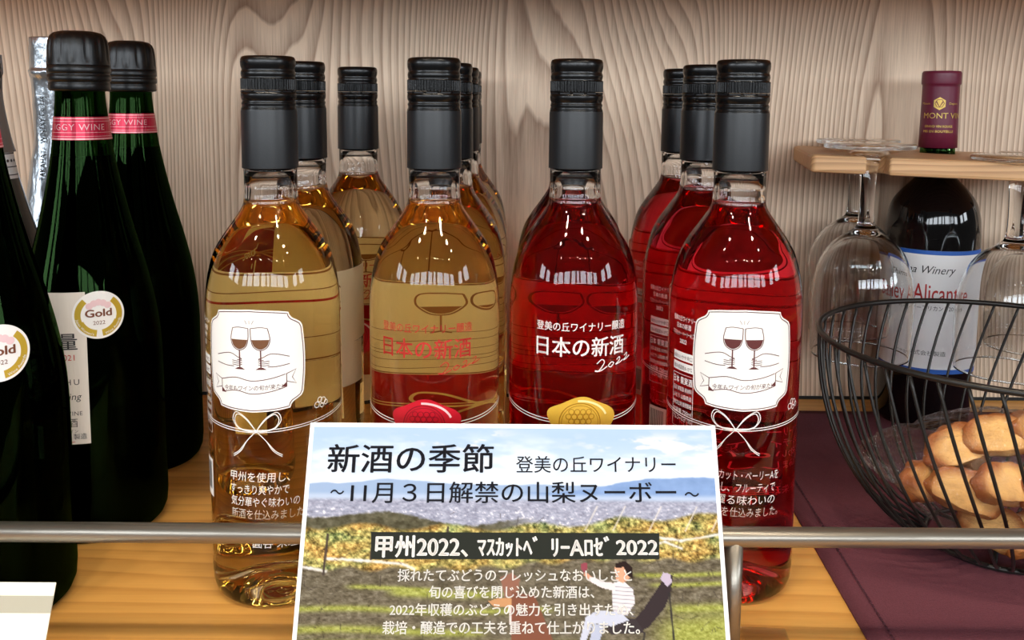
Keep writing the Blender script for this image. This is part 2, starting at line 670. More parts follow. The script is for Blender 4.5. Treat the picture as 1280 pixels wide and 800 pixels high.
# ------------------------------------------------------------------ screw-cap bottles
HT = .306
BR = .0375
outer = smooth_prof([(.0147, .2440), (.0146, .236), (.0148, .229), (.0160, .2225), (.0215, .2140), (.0268, .2065), (.0315, .1985), (.0345, .1895),
                     (.0364, .1795), (.0374, .168), (.0375, .155)], 5) + \
    [(.0375, .10), (.0375, .05), (.0375, .014), (.0371, .008), (.0358, .0035), (.0335, .0008), (.0310, 0), (.0285, .0012), (.022, .007), (.012, .013), (0, .0155)]
# neck cavity above the wine (inner wall, then the wine's surface)
LV = .2235
cavity = [(.0, .2425), (.0122, .2425), (.0121, .232), (.0124, .2275), (.0132, LV + .0012), (.0125, LV + .0003), (.0, LV)]
vo, fo = lathe([(0, .2440)] + outer, 96)
vc, fc_ = lathe(cavity, 96)
fo = [tuple(reversed(f)) for f in fo]
fc_ = [tuple(i + len(vo) for i in f) for f in fc_]
# orientation: outer must face out, cavity must face the hollow
inset = .0022
inner = [(0, LV - .0004)] + [(.0128, LV - .0004)]
for r, z in outer:
    if z < LV - .002 and z > .02 and r - inset > .0129: inner.append((r - inset, z - .0004))
inner += [(.0350, .012), (.0325, .0075), (.0270, .0075), (.021, .0125), (.012, .0175), (0, .0195)]

cap_prof = [(0, .306), (.0128, .3060), (.0142, .3055), (.0149, .3042), (.01505, .3025), (.0149, .3005), (.0144, .2990), (.0143, .2984), (.0147, .2975),
            (.0149, .2962), (.0147, .2950), (.0144, .2942), (.0150, .2934)]
cap_low = [(.0150, .2872), (.0150, .2868), (.0145, .2866), (.0145, .2863), (.0150, .2861), (.01515, .2845), (.0150, .2828), (.0145, .2818), (.0143, .2812), (.0148, .2803),
           (.0149, .2798), (.0146, .2788), (.0146, .2782), (.0151, .2770), (.0152, .2762)]
sleeve_prof = [(.0152, .2764), (.01535, .2755), (.0155, .2445), (.0155, .2441), (.0149, .2441)]


def make_bottle_core(root, wine):
    g = mesh_obj('glass_body', vo + vc, fo + fc_, M['clear'], root)
    bm = bmesh.new(); bm.from_mesh(g.data); bmesh.ops.recalc_face_normals(bm, faces=bm.faces)
    # flip the cavity so that its faces look into the hollow
    nv = len(vo)
    bm.verts.ensure_lookup_table()
    cav = [f for f in bm.faces if f.verts[0].index >= nv]
    ctr = Vector((0, 0, .235))
    if sum((f.calc_center_median() - ctr).dot(f.normal) for f in cav) > 0: bmesh.ops.reverse_faces(bm, faces=cav)
    bm.to_mesh(g.data); bm.free()
    w_ = lathe_obj('wine', inner, wine, root, 96)
    bm = bmesh.new(); bm.from_mesh(w_.data); bmesh.ops.recalc_face_normals(bm, faces=bm.faces); bm.to_mesh(w_.data); bm.free()
    lathe_obj('screw_cap', cap_prof, M['cap'], root, 72)
    # knurled band
    V, Fc = [], []
    n = 52 * 4
    for z, on in ((.2936, 0), (.2932, 1), (.2880, 1), (.2874, 0)):
        for k in range(n):
            rr = .01510 - (.00065 if (k % 4 in (2, 3)) and on else 0)
            a = 2 * PI * k / n
            V.append((rr * math.cos(a), rr * math.sin(a), z))
    for i in range(3):
        for k in range(n):
            Fc.append((i * n + k, (i + 1) * n + k, (i + 1) * n + (k + 1) % n, i * n + (k + 1) % n))
    mesh_obj('knurled_band', V, Fc, M['cap'], root, smooth=False)
    lathe_obj('tamper_ring', cap_low, M['cap'], root, 72)
    # raised perforation bridges
    bmx = bmesh.new()
    for k in range(12):
        a = 2 * PI * k / 12
        r_ = bmesh.ops.create_cube(bmx, size=1)
        for v in r_['verts']:
            aa = a + v.co.x * .40
            rr = .01490 + v.co.y * .0006
            v.co = Vector((rr * math.cos(aa), rr * math.sin(aa), .2865 + v.co.z * .0006))
    tag(bm_obj('perforation', bmx, M['sleeve'], root), kind='stuff')
    lathe_obj('sleeve', sleeve_prof, M['sleeve'], root, 72)


def frame_pts(cx, cy, hw, hh, c):
    """label plate with bulging sides and stepped concave corners"""
    q = []
    # quarter (top right), then mirrored
    qq = curve2([(0, hh * 1.03), (hw * .45, hh * 1.0), (hw - c * 1.25, hh * .965)], 5) + \
        curve2([(hw - c * 1.2, hh - c * .35), (hw - c, hh - c * .62), (hw - c * .6, hh - c * .85), (hw - c * .3, hh - c * 1.05)], 4) + \
        curve2([(hw * .965, hh - c * 1.35), (hw * 1.0, hh * .3), (hw * 1.01, 0)], 4)
    tr = qq
    br = [(x, -y) for x, y in reversed(tr)][1:]
    bl = [(-x, -y) for x, y in tr][1:]
    tl = [(-x, y) for x, y in reversed(tr)][1:-1]
    return [(cx + x, cy + y) for x, y in tr + br + bl + tl]


def toast_label(root, cx, cz, wine_ink):
    """white framed label: two hands clinking wine glasses above a ribbon banner"""
    f = Flat()
    f.poly(frame_pts(cx, cz, .0287, .0275, .0068), 'white_ink', 0)
    P = frame_pts(cx, cz, .0277, .0265, .0065)
    f.line(P + P[:1], .00045, 'maroon_ink', .0001)
    for s_ in (-1, 1):
        gx = cx + s_ * .0058 - .0005
        tl = s_ * .0007
        bowl = [(gx - .0045 - tl, cz + .0180), (gx - .0050, cz + .0120), (gx - .0036, cz + .0078), (gx, cz + .0060), (gx + .0036, cz + .0078), (gx + .0050, cz + .0120), (gx + .0045 - tl, cz + .0180)]
        f.line(curve2(bowl, 5), .00042, 'maroon_ink', .0001)
        f.line([(gx - .0045 - tl, cz + .0180), (gx, cz + .0186), (gx + .0045 - tl, cz + .0180)], .00036, 'maroon_ink', .0001, smooth=4)
        win = curve2([(gx - .0047, cz + .0118), (gx - .0034, cz + .0083), (gx, cz + .0065), (gx + .0034, cz + .0083), (gx + .0047, cz + .0118)], 5)
        f.poly(win, wine_ink, .0001)
        f.line([(gx, cz + .006), (gx, cz - .0035)], .0007, 'maroon_ink', .0001)
        f.poly([(gx - .003, cz - .0046), (gx + .003, cz - .0046), (gx + .001, cz - .0034), (gx - .001, cz - .0034)], 'maroon_ink', .0001)
        # hand
        h = [(gx + s_ * .0150, cz + .0020), (gx + s_ * .0095, cz + .0036), (gx + s_ * .0050, cz + .0040), (gx + s_ * .0012, cz + .0022), (gx - s_ * .0012, cz + .0012), (gx + s_ * .0015, cz + .0006)]
        f.line(h, .00040, 'maroon_ink', .00012, smooth=5)
        for q in range(3):
            zz = cz - .0002 - q * .0011
            f.line([(gx - s_ * .0014, zz + .0007), (gx + s_ * .001, zz), (gx + s_ * .0045, zz + .0004)], .00036, 'maroon_ink', .00012, smooth=4)
        f.line([(gx + s_ * .0035, cz - .0030), (gx + s_ * .0085, cz - .0030), (gx + s_ * .0150, cz - .0020)], .00040, 'maroon_ink', .00012, smooth=4)
    for q in (-1, 0, 1):
        f.line([(cx - .0005 + q * .0013, cz + .0203), (cx - .0005 + q * .0024, cz + .0224)], .00022, 'maroon_ink', .0001)
    # banner
    top = [(cx - .0185, cz - .0112), (cx - .009, cz - .0092), (cx, cz - .0108), (cx + .010, cz - .0096), (cx + .0185, cz - .0074)]
    bot = [(x, z - .0072) for x, z in top]
    T, B = curve2(top, 5), curve2(bot, 5)
    f.line(T + B[::-1] + T[:1], .00042, 'maroon_ink', .0001)
    for s_ in (-1, 1):
        e = top[0] if s_ < 0 else top[-1]
        f.line([(e[0], e[1]), (e[0] + s_ * .0052, e[1] + .0020), (e[0] + s_ * .0030, e[1] - .0022), (e[0] + s_ * .0052, e[1] - .0058), (e[0], e[1] - .0042)], .00040, 'maroon_ink', .0001)
        f.poly([(e[0], e[1] - .0072), (e[0] - s_ * .003, e[1] - .0072), (e[0], e[1] - .0045)], 'maroon_ink', .0001)
    f.text('今年もワインの旬が来た!', cx, cz - .0160, .0032, 'maroon_ink', .0001, 'c', rot=R(3), width=.033, shear=.2)
    return f.build('toast_label', root, BR)


def bow_print(root, cx, cz):
    f = Flat()
    for s_ in (-1, 1):
        for d in (0, .0011):
            f.line([(cx, cz), (cx + s_ * (.005), cz + .0062 + d * .6), (cx + s_ * (.0100 + d), cz + .0092 + d), (cx + s_ * (.0122 + d), cz + .0060), (cx + s_ * .0100, cz + .0018 - d * .4), (cx + s_ * .004, cz + .0002 - d * .3), (cx, cz)], .00042, 'white_ink', 0, smooth=7)
        for d in (0, .0010):
            f.line([(cx, cz), (cx + s_ * .005, cz - .0052), (cx + s_ * (.0088 + d), cz - .0112), (cx + s_ * (.0135 + d * .2), cz - .0148 + d)], .00042, 'white_ink', 0, smooth=6)
        for d in (0, .0013):
            pts = [(cx + s_ * t, cz - .0008 + .0004 * d + d + .0068 * (t / .085) ** 1.4 * (1 if s_ > 0 else 1.0)) for t in [.085 * k / 30 for k in range(31)]]
            f.line(pts, .00042, 'white_ink', 0)
    f.disc(cx, cz, .0009, 'white_ink', .0001, 12)
    # bunch drawn beside the ribbon
    for (dx, dz, r_) in ((.034, .0105, .0016), (.0385, .0120, .0018), (.036, .0130, .0014), (.0405, .0105, .0013), (.0375, .0095, .0012)):
        f.ring(cx + dx, cz + dz, r_, .0004, 'white_ink', .0001, 14)
    return f.build('ribbon_print', root, BR)


def hand_lines(root, lines, cx, z0, dz, size, rot=0, left=None):
    f = Flat()
    for i, (s_, wd) in enumerate(lines):
        f.text(s_, cx + (.0125 if i == 4 else 0), z0 - i * dz - (.0095 if i == 4 else 0), size, 'white_ink', 0, 'l', rot=rot, width=wd, bold=.003, shear=.08)
    return f.build('handwritten_text', root, BR)


def side_info(root, a_center, first):
    f = Flat()
    x = a_center
    for i, (s_, wd) in enumerate(first):
        f.text(s_, x, .160 - i * .0043, .0034, 'white_ink', 0, 'c', width=wd, bold=.015)
    f.rect(x - .0085, .1372, x + .0085, .1420, 'white_ink')
    f.rect(x - .0085, .1312, x + .0085, .1360, 'white_ink')
    f.text('味わい:やや辛口', x, .1383, .0027, 'maroon_ink', .0001, 'c', width=.015)
    f.text('飲み頃温度:8-10℃', x, .1323, .0027, 'maroon_ink', .0001, 'c', width=.015)
    f.line([(x - .0085, .1292), (x + .0085, .1292), (x + .0085, .098), (x - .0085, .098), (x - .0085, .1292)], .0003, 'white_ink')
    f.text('日本 果実酒', x, .1240, .0046, 'white_ink', 0, 'c', width=.016, bold=.02)
    for i, s_ in enumerate(('品目 果実酒 原材料', 'ぶどう 山梨県産', '酸化防止剤 亜硫酸塩', '内容量 750ml', 'アルコール分 12%')):
        f.text(s_, x, .1195 - i * .0043, .0030, 'white_ink', 0, 'c', width=.0155)
    f.rect(x - .0075, .060, x + .0075, .082, 'white_ink')
    for k in range(11):
        f.rect(x - .0062 + k * .0011, .064, x - .0062 + k * .0011 + .0005, .080, 'dark_ink', .0001)
    return f.build('side_print', root, BR)


def back_new(root, amber):
    f = Flat()
    W = .052
    wave = lambda x, z, p=0: z + .0012 * math.sin(x * 70 + p)
    top = [(-W + 2 * W * k / 40, 0) for k in range(41)]
    f.poly([(x, .1175 + .0008 * math.sin(x * 60)) for x, _ in top] + [(x, wave(x, .1695)) for x, _ in reversed(top)], 'back_beige')
    f.poly([(x, .060) for x, _ in top] + [(x, .1172 + .0008 * math.sin(x * 60)) for x, _ in reversed(top)], 'back_red')
    for z, p in ((.1690, 0), (.1182, 1)):
        f.line([(x, wave(x, z, p) if z > .13 else z + .0008 * math.sin(x * 60)) for x, _ in top], .0007, 'back_line', -.0001)
    for k, z in enumerate((.1440, .1380, .1335, .1300, .1262, .1225)):
        f.line([(x, z + .0010 * math.sin(x * 80 + k * 1.9)) for x, _ in top[4 + k:38 - (k * 3) % 7]], .00035, 'back_line', -.0001)
    # drawn glasses (seen through the bottle)
    for s_ in (-1, 1):
        gx = s_ * .0075 - .006
        f.line([(gx - .0060, .1640), (gx - .0068, .1590), (gx - .0035, .1545), (gx, .1535), (gx + .0035, .1545), (gx + .0068, .1590), (gx + .0060, .1640), (gx, .1646), (gx - .0060, .1640)], .0006, 'back_line', -.0001, smooth=5)
        f.poly(curve2([(gx - .0058, .1578), (gx - .003, .1550), (gx, .1541), (gx + .003, .1550), (gx + .0058, .1578)], 5), 'back_line', -.0001)
        f.line([(gx, .1535), (gx, .1440)], .0006, 'back_line', -.0001)
        f.line([(gx - .003, .1435), (gx, .1445), (gx + .003, .1435)], .0008, 'back_line', -.0001)
    # bow
    cx, cz = -.008, .098
    for s_ in (-1, 1):
        f.line([(cx, cz), (cx + s_ * .008, cz + .0070), (cx + s_ * .0155, cz + .0085), (cx + s_ * .0170, cz + .0035), (cx + s_ * .009, cz), (cx, cz)], .0011, 'back_cream', -.0001, smooth=7)
        f.line([(cx, cz), (cx + s_ * .008, cz - .006), (cx + s_ * .015, cz - .0095)], .0011, 'back_cream', -.0001, smooth=6)
    for d in (0, .0016):
        f.line([(x, .098 + d + .0006 * math.sin(x * 50)) for x, _ in top], .0007, 'back_cream', -.0001)
    return f.build('back_label', root, BR, base=.0004, rz=PI)


def back_toast(root):
    f = Flat()
    W = .050
    top = [(-W + 2 * W * k / 40, 0) for k in range(41)]
    f.poly([(x, .126 + .0008 * math.sin(x * 60)) for x, _ in top] + [(x, .1745 + .0009 * math.sin(x * 60)) for x, _ in reversed(top)], 'back_beige')
    for k, z in enumerate((.1735, .1655, .1400, .1270)):
        f.line([(x, z + .0008 * math.sin(x * 70 + k)) for x, _ in top], .0005 + .0003 * (k % 3 == 0), 'back_line', -.0001)
    f.line([(x, .1605 + .0007 * math.sin(x * 90)) for x, _ in top], .0012, 'back_red', -.0001)
    f.poly([(x, .098 + .0005 * math.sin(x * 60)) for x, _ in top[:24]] + [(x, .1258) for x, _ in reversed(top[:24])], 'back_beige')
    return f.build('back_label', root, BR, base=.0004, rz=PI)


def seal_print(root, cx, cz, c):
    f = Flat()
    blob = [(cx + .0185 * (1 + .10 * math.sin(3 * a + 1) + .06 * math.sin(5 * a)) * math.cos(a), cz + .0150 * (1 + .08 * math.sin(2 * a + .5) + .05 * math.sin(5 * a)) * math.sin(a)) for a in [2 * PI * k / 72 for k in range(72)]]
    f.poly(blob, 'seal_' + c, .0001)
    for r_, wd in ((.0115, .0005), (.0102, .0003)):
        f.ring(cx, cz, r_, wd, 'seal_' + c + '_dark', .0002)
    f.line([(cx + .0158 * math.cos(a), cz + .0128 * math.sin(a)) for a in [R(20) + R(75) * k / 16 for k in range(17)]], .0012, 'seal_' + c + '_light', .0002)
    for row, n in enumerate((4, 5, 4, 3, 2, 1)):
        for k in range(n):
            f.ring(cx + (k - (n - 1) / 2) * .0032, cz + .0066 - row * .0028, .0015, .00035, 'seal_' + c + '_dark', .0002, 12)
    return f.build('seal_print', root, BR)


def new_front(root, ink, seal):
    f = Flat()
    x0 = -.0285 if ink == 'red_ink' else -.0235
    f.text('登美の丘ワイナリー醸造', x0, .1573, .0056, ink, 0, 'l', width=.0530, bold=.008)
    f.text('日本の新酒', x0, .1436, .0118, ink, 0, 'l', width=.0525, bold=.012)
    x1 = x0 + .0345
    # handwritten year
    zz = .1365
    w_ = .00055
    f.line([(x1, zz + .002), (x1 + .003, zz + .0042), (x1 + .0045, zz + .0022), (x1 + .001, zz - .0022), (x1 - .001, zz - .0018), (x1 + .002, zz - .0022), (x1 + .0065, zz + .0)], w_, ink, 0, smooth=6)
    f.line([(x1 + .0090, zz + .0020), (x1 + .0072, zz + .0004), (x1 + .0088, zz - .0006), (x1 + .0108, zz + .0014), (x1 + .0090, zz + .0022)], w_, ink, 0, smooth=6)
    for q in (0, .0062):
        f.line([(x1 + .0128 + q, zz + .0030 + q * .2), (x1 + .0150 + q, zz + .0042 + q * .2), (x1 + .0148 + q, zz + .0022 + q * .2), (x1 + .0122 + q, zz + .0004 + q * .2), (x1 + .0152 + q, zz + .0010 + q * .2), (x1 + .0178 + q, zz + .0022 + q * .2)], w_, ink, 0, smooth=6)
    for d in (0, .0016):
        f.line([(x, .1045 + d + .0040 * (abs(x) / .05) ** 2.2) for x in [-.056 + .112 * k / 50 for k in range(51)]], .0005, 'white_ink', 0)
    f.build('front_print', root, BR)
    seal_print(root, x0 + .0255, .1050, seal)


G_T = 'amber and red bottles with the toast label'
G_N = 'bottles with printed new wine lettering'


def toast_bottle(loc, wine, label, group, side, tk, cxo, rz=0, bowx=0.0, tx=-.024):
    root = empty('wine_bottle', loc, label, 'bottle', group, rz)
    make_bottle_core(root, M[wine])
    toast_label(root, cxo, .1428, 'brown_ink' if wine == 'amber_wine' else 'maroon_ink')
    bow_print(root, bowx, .1040)
    hand_lines(root, tk, tx, .0760, .0071, .0060, rot=R(-1))
    side_info(root, side, (('登美の丘ワイナリー', .019), ('日本の新酒', .012), ('甲州' if wine == 'amber_wine' else 'マスカット・ベーリーA ロゼ', .008 if wine == 'amber_wine' else .020), ('2022', .006)))
    back_toast(root)
    return root


def put(root, X, Y, label, rz=0.0):
    c = copy_tree(root)
    c.location = (X, Y, 0)
    c['label'] = label
    c.rotation_euler = (0, 0, rz)
    return c


linesA = (('甲州を使用し、', .0334), ('すっきり爽やかで', .0330), ('気分華やぐ味わいの', .0386), ('新酒を仕込みました。', .0425), ('圓谷 朱理', .0245))
linesB = (('マスカット・ベーリーAを', .0420), ('使用し、フルーティで', .0400), ('心躍る味わいの', .0400), ('新酒を仕込みました。', .0425), ('圓谷 朱理', .0245))
GA = 'amber wine bottles with screw caps'
GB = 'red wine bottles with screw caps'
XA, YA = -.1362, .517
A1 = toast_bottle((XA, YA, 0), 'amber_wine', 'amber wine bottle with white toast label, partly behind the left edge of the photo sign', GA, -.0395, linesA, -.0004, rz=R(-4), bowx=.0014, tx=-.0147)
A2 = put(A1, -.1365, .600, 'amber wine bottle directly behind the front one with the white toast label', R(-110))
B1 = toast_bottle((.1300, .524, 0), 'red_wine', 'red wine bottle with white toast label, behind the right edge of the photo sign', GB, -.0400, linesB, -.0033, rz=R(0), bowx=-.0064, tx=-.0220)
put(B1, .1268, .610, 'red wine bottle second in the row behind the red toast-label bottle', R(8))
put(B1, .1285, .700, 'red wine bottle rearmost in the row behind the red toast-label bottle', R(5))


def new_bottle(loc, wine, label, group, ink, seal):
    root = empty('wine_bottle', loc, label, 'bottle', group)
    make_bottle_core(root, M[wine])
    new_front(root, ink, seal)
    back_new(root, wine == 'amber_wine')
    return root


C1 = new_bottle((-.0445, .524, 0), 'amber_wine', 'amber wine bottle with red lettering and red wax seal print', GA, 'red_ink', 'red')
put(C1, -.0415, .610, 'amber bottle second in the row behind the one with the red seal', R(5))
put(C1, -.0405, .700, 'amber bottle third in the row behind the one with the red seal', R(0))
put(C1, -.0420, .800, 'amber bottle last in the row behind the red seal bottle, against the wooden wall', R(-4))
put(C1, -.1185, .708, 'amber wine bottle standing alone near the wall, between the two amber rows', R(4))
D1 = new_bottle((.0365, .530, 0), 'red_wine', 'red wine bottle with white lettering and gold wax seal print', GB, 'white_ink', 'gold')
put(D1, .0405, .624, 'red wine bottle right behind the one with the gold seal, only its shoulders showing', R(3))

# ------------------------------------------------------------------ sparkling bottles at the left
def spark_r(z):
    pr = spark_outer
    for (r0, z0), (r1, z1) in zip(pr, pr[1:]):
        if z1 <= z <= z0: return r0 + (r1 - r0) * (z0 - z) / max(z0 - z1, 1e-9)
    return .044


spark_outer = smooth_prof([(.0148, .288), (.0150, .280), (.0168, .262), (.0190, .245), (.0228, .225), (.0285, .200), (.0350, .175), (.0400, .152), (.0430, .130), (.0440, .110)], 6) + \
    [(.0440, .06), (.0440, .016), (.0432, .008), (.0410, .003), (.038, .0), (.033, .001), (.02, .010), (0, .016)]
spark_in = [(0, .243)] + [(max(r - .0006, 0), z) for r, z in spark_outer if .0205 < z < .2435] + [(.0425, .009), (.0400, .004), (.03, .004), (.015, .015), (0, .02)]


def ribbed_cap(root):
    # dome with broad flutes, then the skirt rings
    V, Fc = [], []
    n = 14 * 8
    rows = [(.0, .3240, 0), (.0100, .3238, 0), (.0140, .3228, .1), (.0163, .3208, .6), (.0175, .3180, 1), (.0181, .3140, 1), (.0184, .3095, 1), (.0185, .3060, .9), (.0186, .3040, 0), (.0187, .3026, 0)]
    for r_, z, fl in rows:
        for k in range(n):
            q = k % 8
            d = .00075 * fl if q in (0, 1) else (.0002 * fl if q in (2, 7) else 0)
            a = 2 * PI * k / n
            V.append(((r_ - d) * math.cos(a), (r_ - d) * math.sin(a), z))
    for i in range(len(rows) - 1):
        for k in range(n):
            Fc.append((i * n + k, (i + 1) * n + k, (i + 1) * n + (k + 1) % n, i * n + (k + 1) % n))
    mesh_obj('ribbed_stopper', V, Fc, M['cork_cap'], root)
    lathe_obj('stopper_skirt', [(.0180, .3028), (.0187, .3022), (.0189, .2985), (.0186, .2975), (.0180, .2970), (.0188, .2962), (.0189, .2935), (.0186, .2925), (.0177, .2920), (.0182, .2910), (.0184, .2875), (.0180, .2865), (.0150, .2860)], M['cork_cap'], root, 72)


def neck_band(root, rz):
    f = Flat()
    rr = spark_r(.262)
    h = PI * rr * .999
    n = 60
    f.rect(-h, .2555, h, .2700, 'crimson')
    for z, t in ((.2690, .0006), (.2672, .0003), (.2562, .0008), (.2578, .0003), (.2602, .0003)):
        f.rect(-h, z - t / 2, h, z + t / 2, 'pink_line', .0001)
    f.text('IGGY WINE', .0012, .2617, .0056, 'pink_line', .00012, 'c', width=.0330, spacing=1.1, bold=-.004)
    # close fit to the cone of the neck
    return f.build('neck_band', root, lambda z: spark_r(z) if z > 0 else .016, base=.0003, rz=rz)


def award(root, x, z, rz):
    f = Flat()
    rd = .0150
    f.disc(x, z, rd, 'white', .0002, 56)
    for a0, a1 in ((R(130), R(262)), (R(278), R(410))):
        pts = [a0 + (a1 - a0) * k / 24 for k in range(25)]
        for i in range(24):
            t0, t1 = i / 24, (i + 1) / 24
            u0, u1 = (math.sin(PI * min(1, .15 + t0 * .95)) if a0 > R(200) else math.sin(PI * min(1, .15 + (1 - t0) * .85))), 0
            wd = .0042
            q0, q1 = pts[i], pts[i + 1]
            ro, ri = rd * .91, rd * .91 - wd * (.25 + .75 * math.sin(PI * (.5 if abs((q0 + q1) / 2 - R(270)) < R(70) else .28)))
            f.poly([(x + ro * math.cos(q0), z + ro * math.sin(q0)), (x + ro * math.cos(q1), z + ro * math.sin(q1)), (x + ri * math.cos(q1), z + ri * math.sin(q1)), (x + ri * math.cos(q0), z + ri * math.sin(q0))], 'gold', .0003)
    for k in range(5):
        f.disc(x + (k - 2) * .0026, z + .0058 + .0022 * math.sin(PI * k / 4), .0021, 'pink_pale', .0003, 14)
    f.text('Gold', x, z - .0010, .0066, 'brown_text', .0004, 'c', width=.0150, bold=.03)
    f.text('2022', x, z - .0060, .0034, 'brown_text', .0004, 'c', width=.0068)
    f.arc_text("Japan Women's", x, z, rd * .87, R(222), R(66), .0022, 'white_ink', .0004)
    f.arc_text('Wine Awards', x, z, rd * .87, R(315), R(60), .0022, 'white_ink', .0004)
    o = f.build('award_sticker', root, .0440, rz=rz)
    return o


def strip_label(root, x, rz):
    f = Flat()
    f.poly([(x - .042, .068), (x, .068), (x + .0005, .1640), (x - .042, .1640)], 'textured_label', 0)
    X = x - .0010
    f.text('善光寺 特量', X - .004, .1290, .0115, 'dark_ink', .0001, 'r', bold=.01)
    f.text('2021', X - .006, .1215, .0052, 'red_ink', .0001, 'r')
    f.text('KOSHU', X - .004, .1060, .0052, 'dark_ink', .0001, 'r', spacing=1.4)
    f.text('Sparkling', X - .003, .0965, .0062, 'dark_ink', .0001, 'r', shear=.2)
    f.text('EGGY', X - .014, .0865, .0038, 'red_ink', .0001, 'r', spacing=1.1)
    f.text('WINE', X - .003, .0865, .0038, 'dark_ink', .0001, 'r', spacing=1.1)
    f.text('果実酒', X - .006, .0795, .0062, 'dark_ink', .0001, 'r')
    f.text('山梨県産ワイン', X - .006, .0755, .0026, 'dark_ink', .0001, 'r')
    f.text('株式会社 製造', X - .001, .0715, .0040, 'dark_ink', .0001, 'r')
    f.text('Product of Japan', X - .008, .0690, .0022, 'red_ink', .0001, 'r')
    return f.build('paper_label', root, .0440, rz=rz)


def spark_bottle(loc, label, group, band_rz=0, stick=None, strip=None):
    root = empty('sparkling_wine_bottle', loc, label, 'bottle', group)
    lathe_obj('glass_body', [(0, .288)] + spark_outer, M['green'], root, 96)
    lathe_obj('wine', spark_in, M['dark_wine'], root, 72)
    for o in root.children:
        bm = bmesh.new(); bm.from_mesh(o.data); bmesh.ops.recalc_face_normals(bm, faces=bm.faces); bm.to_mesh(o.data); bm.free()
    ribbed_cap(root)
    neck_band(root, band_rz)
    if strip is not None: strip_label(root, 0, strip)
    if stick: award(root, 0, stick[0], stick[1])
    return root


GS = 'dark green sparkling bottles at the left'
XS2 = at_y(97, 90, .592).x
spark_bottle((XS2, .594, 0), 'dark green sparkling bottle with round gold award sticker and crimson neck band, second from front', GS, R(14), (.1490, R(31)), R(21))
XS3 = at_y(163, 100, .70).x
spark_bottle((XS3, .700, 0), 'dark green sparkling bottle with crimson neck band and no sticker, rearmost, nearest the amber bottles', GS, R(-2))
spark_bottle((-.2925, .492, 0), 'dark sparkling bottle nearest the front, cut off by the left edge of the picture', GS, R(30), (.1520, R(43)), None)

# silver foil bottle behind
XF = at_y(64, 90, .785).x
root = empty('foil_topped_bottle', (XF, .785, 0), 'dark bottle with crinkled silver foil neck standing behind the black-capped sparkling bottles', 'bottle')
lathe_obj('glass_body', [(0, .30), (.014, .30)] + smooth_prof([(.0145, .28), (.0150, .245), (.0172, .230), (.0220, .205), (.0272, .178), (.0340, .150), (.0410, .125), (.044, .100)], 5) + [(.044, .01), (.040, 0), (0, 0)], M['black_wine'], root, 72)
pr = [(0, .3315), (.0135, .3312), (.0155, .330), (.0160, .322), (.0160, .306), (.0168, .304), (.0172, .302), (.0166, .299), (.0154, .294), (.0152, .275), (.0156, .252), (.0170, .236), (.0226, .206), (.0280, .178), (.0298, .166)]
V, Fc = lathe(smooth_prof(pr, 3), 72)
V = [Vector(v) for v in V]
V = [v + Vector((v.x, v.y, 0)).normalized() * .0007 * mnoise.noise(v * 220) if v.xy.length > .01 else v for v in V]
mesh_obj('foil', V, Fc, M['silver'], root)
f = Flat()
f.text('TAKAHATA WINERY Co.,Ltd', .0, .2120, .0062, 'dark_ink', 0, 'l', rot=R(90), width=.0700, bold=.012)
f.build('foil_text', root, lambda z: .0152 + .0065 * max(0, (.240 - z) / .03), base=.0012, rz=R(2))

# grey foil bottle, mostly out of frame
root = empty('grey_foil_bottle', (at_y(-24, 150, .70).x, .700, 0), 'dark bottle with matte grey foil and small white neck label, at the left edge', 'bottle')
lathe_obj('glass_body', [(0, .29), (.014, .29)] + [(r, z) for r, z in spark_outer if z < .285], M['black_wine'], root, 72)
lathe_obj('foil', smooth_prof([(0, .314), (.0150, .3135), (.0165, .311), (.0168, .300), (.0160, .296), (.0158, .280), (.0180, .262), (.0205, .2475), (.0225, .240)], 3), M['grey_foil'], root, 72)
f = Flat()
f.rect(-.03, .2200, .03, .2420, 'white')
for z in (.2225, .2285, .2385): f.rect(-.03, z, .03, z + .0007, 'dark_ink', .0001)
for k in range(14): f.disc(-.026 + k * .004, .2335, .0012, 'dark_ink', .0001, 8)
f.build('neck_label', root, spark_r, base=.0008, rz=R(28))

# ------------------------------------------------------------------ red wine bottle behind the basket
MB = .0388
XM, YM = at_y(1163, 330, .800).x, .800
root = empty('claret_bottle', (XM, YM, 0), 'black wine bottle with burgundy capsule and white blue-edged label behind the wire basket', 'bottle')
mo = smooth_prof([(.0138, .250), (.0140, .240), (.0143, .228), (.0165, .218), (.0255, .208), (.0335, .197), (.0372, .185), (.0386, .172), (MB, .160)], 5) + [(MB, .1), (MB, .014), (.038, .006), (.035, .0), (0, .0)]
body = [(r, z) for r, z in mo if z < .224]
lathe_obj('glass_body', [(.0143, .2245)] + body, M['black_wine'], root, 96)
nk = lathe_obj('glass_neck', [(0, .2500), (.0138, .250), (.0140, .240), (.0143, .224), (0, .224)], M['green'], root, 64)
lathe_obj('neck_wine', [(0, .249), (.006, .249), (.006, .2245), (0, .2245)], pmat('green_tinted_wine', (30, 60, 18), .5, var=.2), root, 48)
lathe_obj('capsule', smooth_prof([(0, .3090), (.0135, .3088), (.0152, .3078), (.0158, .3062), (.0158, .2985), (.0154, .2972)], 3) + [(.0149, .2966), (.0149, .2950), (.0150, .2800), (.0153, .2600), (.0156, .2432), (.0148, .2432)], M['burgundy'], root, 72)
f = Flat()
f.poly([(.0052 * math.cos(R(30 + 60 * k)), .2810 + .0055 * math.sin(R(30 + 60 * k))) for k in range(6)], 'gold_leaf')
f.line([(-.0025, .2828), (0, .2780), (.0025, .2828)], .0009, 'burgundy', .0001)
f.ring(0, .2812, .0036, .0005, 'burgundy', .0001, 6)
f.text('Maison', -.0115, .2802, .0026, 'gold_leaf', 0, 'c', width=.008)
